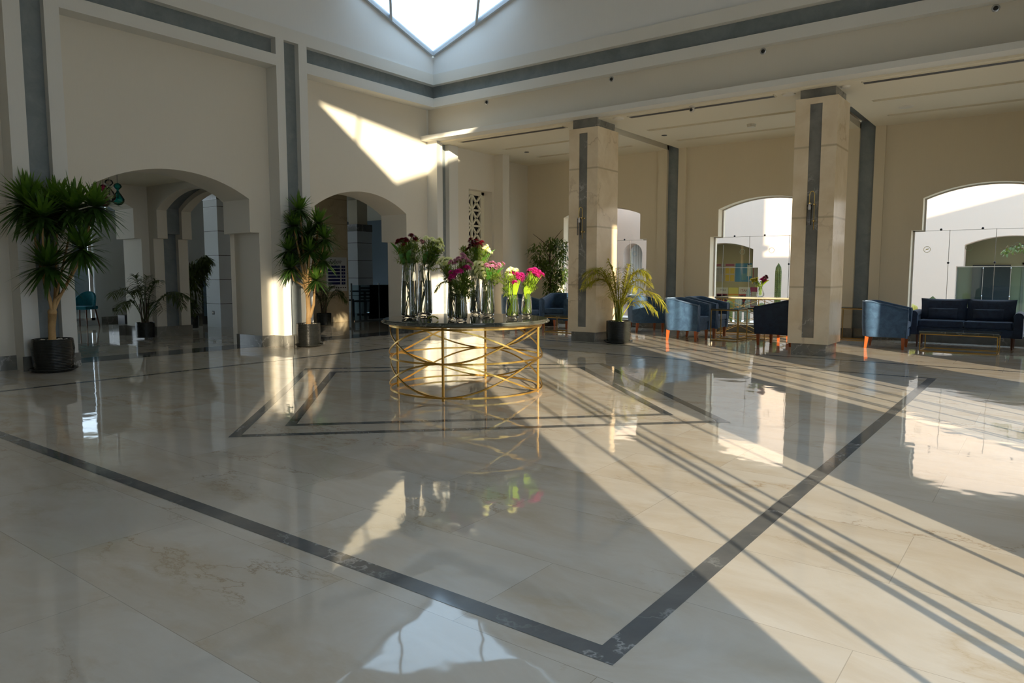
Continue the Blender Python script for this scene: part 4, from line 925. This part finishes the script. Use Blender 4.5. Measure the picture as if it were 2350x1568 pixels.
achair(-2.22, 13.50, .06, 'blue velvet armchair catching the sun, left of the sofa')
achair(-7.05, 14.2, .75, 'blue armchair half hidden behind the golden palm')
achair(-9.45, 12.85, 0.1, 'blue armchair seen side-on at the left end, behind the flower vases')
achair(-9.13, 13.95, -PI / 2 + .15, 'blue armchair facing the hall, in front of the ficus tree')
achair(-8.2, 13.95, -PI / 2 - .15, 'blue armchair half hidden by the left marble column')
acd = armchair(VELVD, WOOD, 'dark navy armchair turned away, in front of the right marble column', (-3.83, 12.95, 0), PI - .08)
dup(acd, (-3.75, 13.80, 0), PI, 'dark navy armchair hidden behind the one at the right marble column')
dup(acd, (.08, 13.55, 0), PI + .1, 'dark navy armchair cut by the right edge, beside the coffee table')

# sofa
t = thing('sofa', 'navy velvet two-seat sofa with rounded arms under the right window', 'sofa', (-1.18, 14.52, 0)); t.scale = (.85, 1, 1)
def cush(w, h, d, name, loc, rot, parent, mat):
    b = MB(); n = 10
    for sgn in (1, -1):
        k = len(b.v)
        for i in range(n + 1):
            for j in range(n + 1):
                u, v = i / n * 2 - 1, j / n * 2 - 1; f = (max(0, (1 - u ** 4)) * max(0, (1 - v ** 4))) ** .45
                pin = 1 - .05 * (1 - abs(u * v)) * 0; b.v.append((u * w / 2 * (1 - .04 * (1 - v * v)), sgn * d / 2 * f, v * h / 2 * (1 - .05 * (1 - u * u))))
        for i in range(n):
            for j in range(n):
                q = (k + i * (n + 1) + j, k + (i + 1) * (n + 1) + j, k + (i + 1) * (n + 1) + j + 1, k + i * (n + 1) + j + 1); b.face(*(q if sgn < 0 else q[::-1]))
    o = b.build(name, mat, parent, smooth=True); o.location = loc; o.rotation_euler = rot; return o
MB().box(-.93, .93, -.36, .34, .20, .33).build('frame', VELVD, t, bevel=.02)
for s_, x in ((-1, -.885), (1, .885)):
    b = MB(); pts = [(x - .075, .20), (x + .075, .20), (x + .075, .52)] + [(x + .085 * math.cos(a), .545 + .07 * math.sin(a)) for a in [i * PI / 10 for i in range(11)]] + [(x - .075, .52)]
    b.prism(pts, 'y', -.38, .34); b.build('armrest', VELVD, t, bevel=.008)
MB().box(-.80, .80, .20, .36, .30, .66).build('back_frame', VELVD, t, bevel=.03)
for x in (-.40, .40):
    sc = MB().box(x - .395, x + .395, -.37, .22, .335, .455).build('seat_cushion', VELVD, t, bevel=.03)
    MB().tube([(x - .385, .2, .446), (x - .385, -.358, .446), (x + .385, -.358, .446), (x + .385, .2, .446)], .005, 6).build('piping', VELV, sc, smooth=True)
for x in (-.41, .41): cush(.84, .42, .20, 'back_cushion', (x, .12, .61), (-.18, 0, 0), t, VELVD)
for x in (-.80, .80):
    for y in (-.30, .26): MB().tube([(x, y, .21), (x, y, 0)], [.028, .018], 8).build('leg', WOODD, t)
for x, l in ((-1.52, 'navy lumbar pillow on the left half of the sofa'), (-.86, 'navy lumbar pillow on the right half of the sofa')):
    o = cush(.44, .2, .13, 'throw_pillow', (x, 14.44, .56), (-.28, 0, .03), None, VELVD); tag(o, l, 'cushion', 'lumbar pillows on the sofa')

# tables of gold bars
def bar_table(x0, x1, y0, y1, h, label, mat=GOLDD, top=BLACKTOP, name='side_table', cat='table', over=.0, low=True, braces=(), tth=.02, posts=None, grp=None):
    t = thing(name, label, cat, (x0, y0, 0), 0, grp); w, d = x1 - x0, y1 - y0; s = .014
    MB().box(-over, w + over, -over, d + over, h - tth, h).build('tabletop', top, t, bevel=.003)
    b = MB(); zz = [h - tth - s] + ([.0] if low else [])
    for z in zz: b.box(0, w, 0, s, z, z + s); b.box(0, w, d - s, d, z, z + s); b.box(0, s, 0, d, z, z + s); b.box(w - s, w, 0, d, z, z + s)
    b.build('frame', mat, t)
    for px_ in (posts or (0, w - s)):
        for py_ in (0, d - s): MB().box(px_, px_ + s, py_, py_ + s, 0, h - tth).build('leg', mat, t)
    for (a, za, c, zc_) in braces:
        for py_ in (0, d): MB().tube([(a, py_ + (s / 2 if py_ == 0 else -s / 2), za), (c, py_ + (s / 2 if py_ == 0 else -s / 2), zc_)], .005, 6).build('brace', mat, t)
    return t
bar_table(-5.12, -4.60, 12.98, 13.50, .60, 'small square gold-framed table with dark top between the armchairs, front one', grp='nested gold side tables')
bar_table(-4.85, -4.33, 13.70, 14.2, .60, 'small square gold-framed table behind the front side table', grp='nested gold side tables')
bar_table(-3.25, -2.75, 14.55, 14.98, .62, 'dark-topped gold side table against the pilaster behind the right column')
bar_table(-1.70, -.64, 13.25, 13.87, .325, 'low black-topped coffee table on a gold frame in front of the sofa', name='coffee_table', tth=.04, over=.012)
bar_table(-8.75, -7.75, 12.75, 13.25, .36, 'low dark coffee table on a gold frame between the flower vases and the left column', name='coffee_table', tth=.04)
Wc = 1.75
bar_table(-5.62, -5.62 + Wc, 14.55, 14.95, .775, 'tall gold console table with crossed bars below the middle window', mat=GOLD, name='console_table', low=True, over=.03, tth=.03, top=marble('console_marble', (.36, .33, .24), (.50, .46, .34), (.6, .56, .45), .15, 4),
          braces=((.0, .74, .87, .40), (.0, .40, .87, .74), (.88, .74, Wc, .40), (.88, .40, Wc, .74), (0, .40, .87, .02), (0, .02, .87, .40), (.88, .4, Wc, .02), (.88, .02, Wc, .4)), posts=(0, .868, Wc - .014))
vt = thing('glass_vase', 'small glass vase on the console table by the middle window', 'vase', (-4.78, 14.75, .776))
MB().lathe([(.001, 0), (.05, 0), (.075, .03), (.078, .07), (.05, .15), (.032, .20), (.045, .24)], (0, 0, 0), 28).build('glass', PANE2, vt, smooth=True)
vpos_z = .776
BT = bouquet('VC', 'yellow and lilac flowers with green leaves in the vase on the console', [('yellow', -.17, 1.12, 0), ('yellow', -.13, 1.14, .02), ('yellow', -.1, 1.11, -.02), ('yellow', -.08, 1.15, 0), ('yellow', -.15, 1.09, 0), ('magenta', .02, 1.14, 0), ('magenta', .05, 1.16, 0), ('lilac', .08, 1.18, 0), ('maroon', .11, 1.2, 0), ('maroon', .13, 1.17, 0), ('magenta', .06, 1.10, 0), ('lilac', .03, 1.08, 0), ('magenta', .09, 1.12, 0)],
             [(0, 1.06, 0, .06, 80), (-.08, 1.08, 0, .06, 80)], [(.02, .99, .17, 1.12, 0, .022, LIME), (-.02, .99, -.12, 1.1, -.02, .022, LIME), (0, .98, .01, 1.1, -.03, .022, LIME)], 21, (-4.78, 14.75, .22, .05), 1.3)

# ------------------------------------------------------------------ courtyard
mb = MB(); mb.box(-30, 12, 15.55, 60, -.75, -.55); o = struct(mb, 'ground_courtyard', GRAVEL)
mb = MB(); mb.box(-12, 3, 16.4, 19.2, -.55, .0); struct(mb, 'trim_13', simple('planter_white', (.80, .78, .74), .7))
mb = MB()
F = lambda W: (W[0], W[1], W[2] - .6, W[3], W[4], W[5] - .6, W[6] - .6)
YC = 23.0
arch_wall(mb, 'y', YC, YC + .5, -14, -10.9, 6.2, (-12.42, -11.55, 1.45, -12.36, -11.62, 1.98, 2.32), zf=-.55)
arch_wall(mb, 'y', YC, YC + .5, -10.9, -6.9, 6.2, F(W1), zf=-.55); arch_wall(mb, 'y', YC, YC + .5, -6.9, -3.0, 6.2, (-6.0, -5.99, 1.4, -6.0, -5.99, 1.41, 1.42), zf=-.55); arch_wall(mb, 'y', YC, YC + .5, -3.0, 4, 6.2, F(W3), zf=-.55)
mb.box(-14.3, -14, 15.55, 23.5, -.55, 6.2)
struct(mb, 'wall_courtyard', EXT)
mb = MB(); mb.box(-13, 4, 24.6, 24.8, -.6, 3.2); mb.box(-13, 4, YC + .5, 24.8, 3.0, 3.2); mb.box(-6.4, -6.2, YC + .5, 24.7, -.6, 3.1); struct(mb, 'wall_far_room', OLIVE)
t = thing('white_curtain', 'white pleated curtain in the narrow far arch behind the palm', 'curtain', (-12.4, 23.7, -.5))
b = MB()
for i in range(9): b.cyl((.05 + i * .1, 0), .05, 0, 2.8, 8)
b.build('pleats', CURT, t, smooth=True)
# posters and notices on the far wall
def poster(x0, x1, z0, z1, col, label, extras=(), y=24.12):
    t = thing('poster', label, 'poster', (x0, y, z0)); w, h = x1 - x0, z1 - z0
    MB().box(0, w, -.01, 0, 0, h).build('sheet', simple('poster_%s' % len(bpy.data.materials), col, .6), t)
    for (a, b_, c, d, k) in extras: MB().box(a * w, b_ * w, -.014, -.01, c * h, d * h).build('printed_block', simple('print_%s' % len(bpy.data.materials), k, .6), t)
    return t
mb = MB(); mb.box(-9.6, -7.5, 24.12, 24.16, -.6, 2.9); struct(mb, 'wall_notice', OLIVE)
poster(-8.68, -8.12, .98, 1.60, (.03, .22, .42), 'large blue poster high on the far notice wall', [(.72, .98, .3, .92, (.55, .6, .5)), (.4, .7, .1, .45, (.10, .28, .36))])
poster(-9.04, -8.70, .98, 1.60, (.45, .40, .36), 'yellow framed notice left of the large blue poster', [(.05, .95, .86, .98, (.30, .04, .10)), (.06, .46, .45, .78, (.55, .38, .03)), (.54, .95, .45, .78, (.55, .38, .03)), (.06, .46, .03, .38, (.55, .38, .03)), (.54, .95, .03, .38, (.55, .38, .03))])
poster(-9.38, -9.06, .98, 1.60, (.36, .32, .30), 'dull grey notice at the left end of the upper row', [(.05, .6, .87, .97, (.25, .05, .08)), (.08, .46, .42, .8, (.30, .28, .27)), (.54, .95, .42, .8, (.30, .28, .27)), (.08, .46, .03, .38, (.30, .28, .27))])
poster(-8.08, -7.80, .92, 1.62, (.30, .05, .07), 'red-bordered price list right of the large blue poster', [(.1, .9, .05, .95, (.34, .32, .26)), (.12, .88, .8, .93, (.14, .13, .14))])
p = poster(-9.33, -8.92, .11, .78, (.62, .60, .55), 'white notice with small dark lettering at the left of the lower row', [(.03, .97, .0, .68, (.32, .03, .08)), (.06, .46, .36, .64, (.6, .58, .55)), (.53, .94, .36, .64, (.6, .58, .55)), (.06, .46, .04, .3, (.6, .58, .55)), (.53, .94, .04, .3, (.6, .58, .55))])
text('ITAKA', .075, simple('ink', (.05, .03, .08), .6), p, (.24, -.015, .58), (PI / 2, 0, 0))
poster(-8.90, -8.56, .11, .78, (.70, .62, .14), 'yellow and orange notice in the lower row', [(0, 1, .62, .68, (.75, .25, .02)), (.05, .45, .32, .6, (.72, .55, .1)), (.55, .95, .32, .6, (.62, .58, .1)), (0, 1, .24, .3, (.75, .25, .02))])
p = poster(-8.54, -8.17, .11, .80, (.70, .68, .64), 'white and red notice with large lettering in the lower row', [(0, 1, .0, .66, (.50, .04, .04)), (.05, .5, .34, .6, (.6, .5, .5)), (.05, .5, .04, .3, (.6, .56, .5)), (.56, .95, .04, .6, (.45, .10, .12))])
text('ITAKA', .115, simple('ink2', (.30, .02, .05), .6), p, (.22, -.015, .57), (PI / 2, 0, 0))
poster(-8.15, -7.86, .11, .80, (.34, .02, .13), 'purple-red framed sheet at the right of the lower row', [(.14, .86, .48, .78, (.55, .53, .5)), (.14, .86, .1, .42, (.55, .53, .5))])
gm = MB(); gm.poly([(-9.98, 23.25, -.5), (-7.56, 23.25, -.5), (-7.56, 23.25, 1.45), (-9.98, 23.25, 1.45)]); gm.poly([(-9.81, 23.25, 1.45), (-7.73, 23.25, 1.45), (-7.73, 23.25, 2.05), (-8.77, 23.25, 2.24), (-9.81, 23.25, 2.05)]); fo = MB(); fo.box(-8.80, -8.79, 23.24, 23.26, -.5, 2.2); fo.box(-9.98, -7.56, 23.24, 23.26, 1.445, 1.455)
f = struct(fo, 'window_9', STEEL); gm.build('pane', thin_glass('tinted_glass', (.80, .76, .62), .5), f)
# glass doors and door behind the sofa window
t = thing('glass_door', 'glass double door with steel fittings in the far arch behind the sofa', 'door', (-2.2, YC + .25, -.55))
for i in range(3): MB().box(.03 + i * .62, .62 + i * .62, -.006, .006, 0, 1.98).build('door_leaf', BALU, t)
b = MB()
for i in range(4):
    for z in (.65, 1.2, 1.95): b.ball((.02 + i * .62, -.01, z), .018, 8)
    b.box(.015 + i * .62, .025 + i * .62, -.008, .008, 0, 1.98)
b.box(0, 2.4, -.01, .01, 1.98, 2.0); b.build('fittings', STEEL, t)
b = MB()
for x in (.12, .42, .55): b.tube([(x, -.06, .55), (x, -.06, 1.05)], .012, 8)
b.build('pull_handles', STEEL, t)
t = thing('service_door', 'pale panel door with small red notices behind the far arch', 'door', (-.68, 24.55, -.5))
MB().box(0, 1.0, 0, .05, 0, 2.0).build('door_panel', simple('door_beige', (.46, .42, .28), .6), t); b = MB(); b.box(-.06, 0, -.01, .05, 0, 2.06); b.box(1.0, 1.06, -.01, .05, 0, 2.06); b.box(-.06, 1.06, -.01, .05, 2.0, 2.06); b.build('frame', simple('door_frame', (.30, .27, .2), .6), t)
for z in (.75, 1.45): MB().box(.28, .42, -.012, 0, z, z + .16).build('red_notice', simple('notice_red_%d' % int(z * 100), (.5, .08, .08), .6), t)
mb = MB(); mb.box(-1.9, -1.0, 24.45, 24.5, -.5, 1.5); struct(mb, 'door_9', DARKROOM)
# cacti, stones
def cactus(x, y, r, h, label, mat=CACT, ribs=10, z0=-.01, arm=False, lean=0):
    t = thing('cactus', label, 'cactus', (x, y, z0)); b = MB(); n = ribs * 4; k = 14
    for j in range(k + 1):
        s = j / k; rr = r * (1 - max(0, (s - .82) / .18) ** 2.2) ** .5 if s < 1 else .0005; rr = max(rr, .0005) * (.85 + .15 * min(1, s * 5)); z = h * s
        for i in range(n):
            a = 2 * PI * i / n; q = rr * (1 + .2 * math.cos(ribs * a)); b.v.append((q * math.cos(a) + lean * s, q * math.sin(a), z))
    for j in range(k):
        for i in range(n): i2 = (i + 1) % n; b.face(j * n + i, j * n + i2, (j + 1) * n + i2, (j + 1) * n + i)
    if arm: b.tube([(r * .5, 0, .18), (r * 2.2, 0, .22), (r * 2.8, 0, .1)], [r * .7, r * .6, r * .3], 10)
    b.build('ribbed_stem', mat, t, smooth=True)
    sp = MB()
    for j in range(int(h / .05)):
        for i in range(ribs):
            a = 2 * PI * i / ribs; z = .03 + j * .05
            if z < h * .9: q = r * 1.13; p = (q * math.cos(a) + lean * z / h, q * math.sin(a), z); sp.tube([p, (p[0] + .02 * math.cos(a), p[1] + .02 * math.sin(a), z + .008)], .0015, 3)
    o = sp.build('spines', PEB, t); o['kind'] = 'stuff'
    return t
cactus(-5.26, 17.5, .064, 1.52, 'tall columnar cactus outside the middle window, right of the flowers', arm=False)
cactus(-4.97, 17.6, .055, .34, 'short arm-like cactus leaning at the foot of the tall cactus', lean=-.05)
cactus(-5.96, 17.5, .045, .92, 'slim grey cactus outside behind the console, left of the flowers', CACTD)
cactus(-6.08, 17.7, .035, .62, 'thin grey cactus beside the slim one', CACTD)
cactus(-6.20, 17.5, .075, .70, 'grey ribbed cactus behind the gold side tables', CACTD)
cactus(-6.40, 17.4, .08, .62, 'stout green cactus furthest left outside the middle window')
cactus(-5.66, 17.6, .10, .56, 'rounded green cactus just right of the console flowers')
cactus(-2.09, 17.5, .065, .79, 'small cactus peeking above the left end of the sofa', lean=.05)
cactus(-2.40, 17.4, .09, .62, 'yellowish round cactus above the left sofa arm', leafmat('yellow_cactus', (.5, .45, .08), (.62, .55, .12), .05))
for x, y, r, l, m in ((-6.35, 16.75, .20, 'large tan boulder outside the middle window', ROCK), (-5.75, 16.7, .09, 'small grey stone outside the middle window', CACTD), (-5.3, 16.9, .07, 'tiny pale stone outside near the tall cactus', PEB)):
    b = MB(); b.ball((0, 0, 0), r, 16, .75); b.v = [(v[0] * (1 + .12 * math.sin(9 * v[2] / r + v[1] * 7)), v[1] * (1 + .1 * math.cos(5 * v[0] / r)), v[2]) for v in b.v]
    o = b.build('boulder', m, loc=(x, y, r * .6), smooth=True); tag(o, l, 'stone')
t = thing('courtyard_tree', 'leafy tree outside whose green branch hangs into view at the right edge', 'plant', (.7, 16.6, 0))
b = MB(); b.tube([(0, 0, 0), (.05, 0, 1.2), (0, .1, 2.2)], [.05, .04, .02], 8); b.build('trunk', BARKD, t)
b = MB(); b.tube([(.02, 0, 2.0), (-.7, 0, 1.84), (-1.25, 0, 1.80), (-1.55, 0, 1.72)], [.02, .012, .008, .003], 6); b.build('branch', BARKD, t)
leafcloud(t, 'foliage', [((0, 0, 2.3), (.5, .4)), ((.3, .1, 2.0), (.4, .3)), ((-.9, 0, 1.85), (.2, .12))], FIC, 520, .09, .026)
leafcloud(t, 'foliage', [((-1.42, 0, 1.70), (.13, .10)), ((-1.26, 0, 1.74), (.14, .1)), ((-1.0, 0, 1.82), (.15, .1))], FIC, 110, .08, .025)
# ------------------------------------------------------------------ outside ground for the other sides
mb = MB(); mb.box(-60, 60, -60, 15.5, -.9, -.6); struct(mb, 'ground_outside', GRAVEL)

# ------------------------------------------------------------------ light
sun = bpy.data.lights.new('sun', 'SUN'); sun.energy = 13.5; sun.angle = math.radians(.6); sun.color = (1.0, .84, .60)
so = bpy.data.objects.new('sun', sun); COL.objects.link(so)
d = Vector((-.755, .656, -math.tan(math.radians(10.3)))).normalized(); so.rotation_euler = d.to_track_quat('-Z', 'Y').to_euler(); so.location = (20, -18, 12)
wd = bpy.data.worlds.new('world'); S.world = wd; wd.use_nodes = True; nt = wd.node_tree
bg = nt.nodes['Background']; tc = nt.nodes.new('ShaderNodeTexCoord'); sp = nt.nodes.new('ShaderNodeSeparateXYZ'); nt.links.new(tc.outputs['Generated'], sp.inputs[0])
rp = nt.nodes.new('ShaderNodeValToRGB'); nt.links.new(sp.outputs['Z'], rp.inputs[0]); e = rp.color_ramp.elements
e[0].position = 0.0; e[0].color = (.84, .90, .96, 1); e[1].position = .3; e[1].color = (.56, .77, 1.0, 1)
nt.links.new(rp.outputs[0], bg.inputs[0]); bg.inputs[1].default_value = 3.1
# render settings that belong to the look
vs = S.view_settings; vs.view_transform = 'Standard'; vs.look = 'None'; vs.gamma = 1; vs.use_curve_mapping = False; vs.exposure = -0.1
cy = S.cycles; cy.use_denoising = True; cy.max_bounces = 8; cy.diffuse_bounces = 4; cy.use_adaptive_sampling = True; cy.glossy_bounces = 4; cy.transmission_bounces = 9; cy.transparent_max_bounces = 12; cy.adaptive_threshold = .05; cy.sample_clamp_indirect = 6; cy.blur_glossy = .5
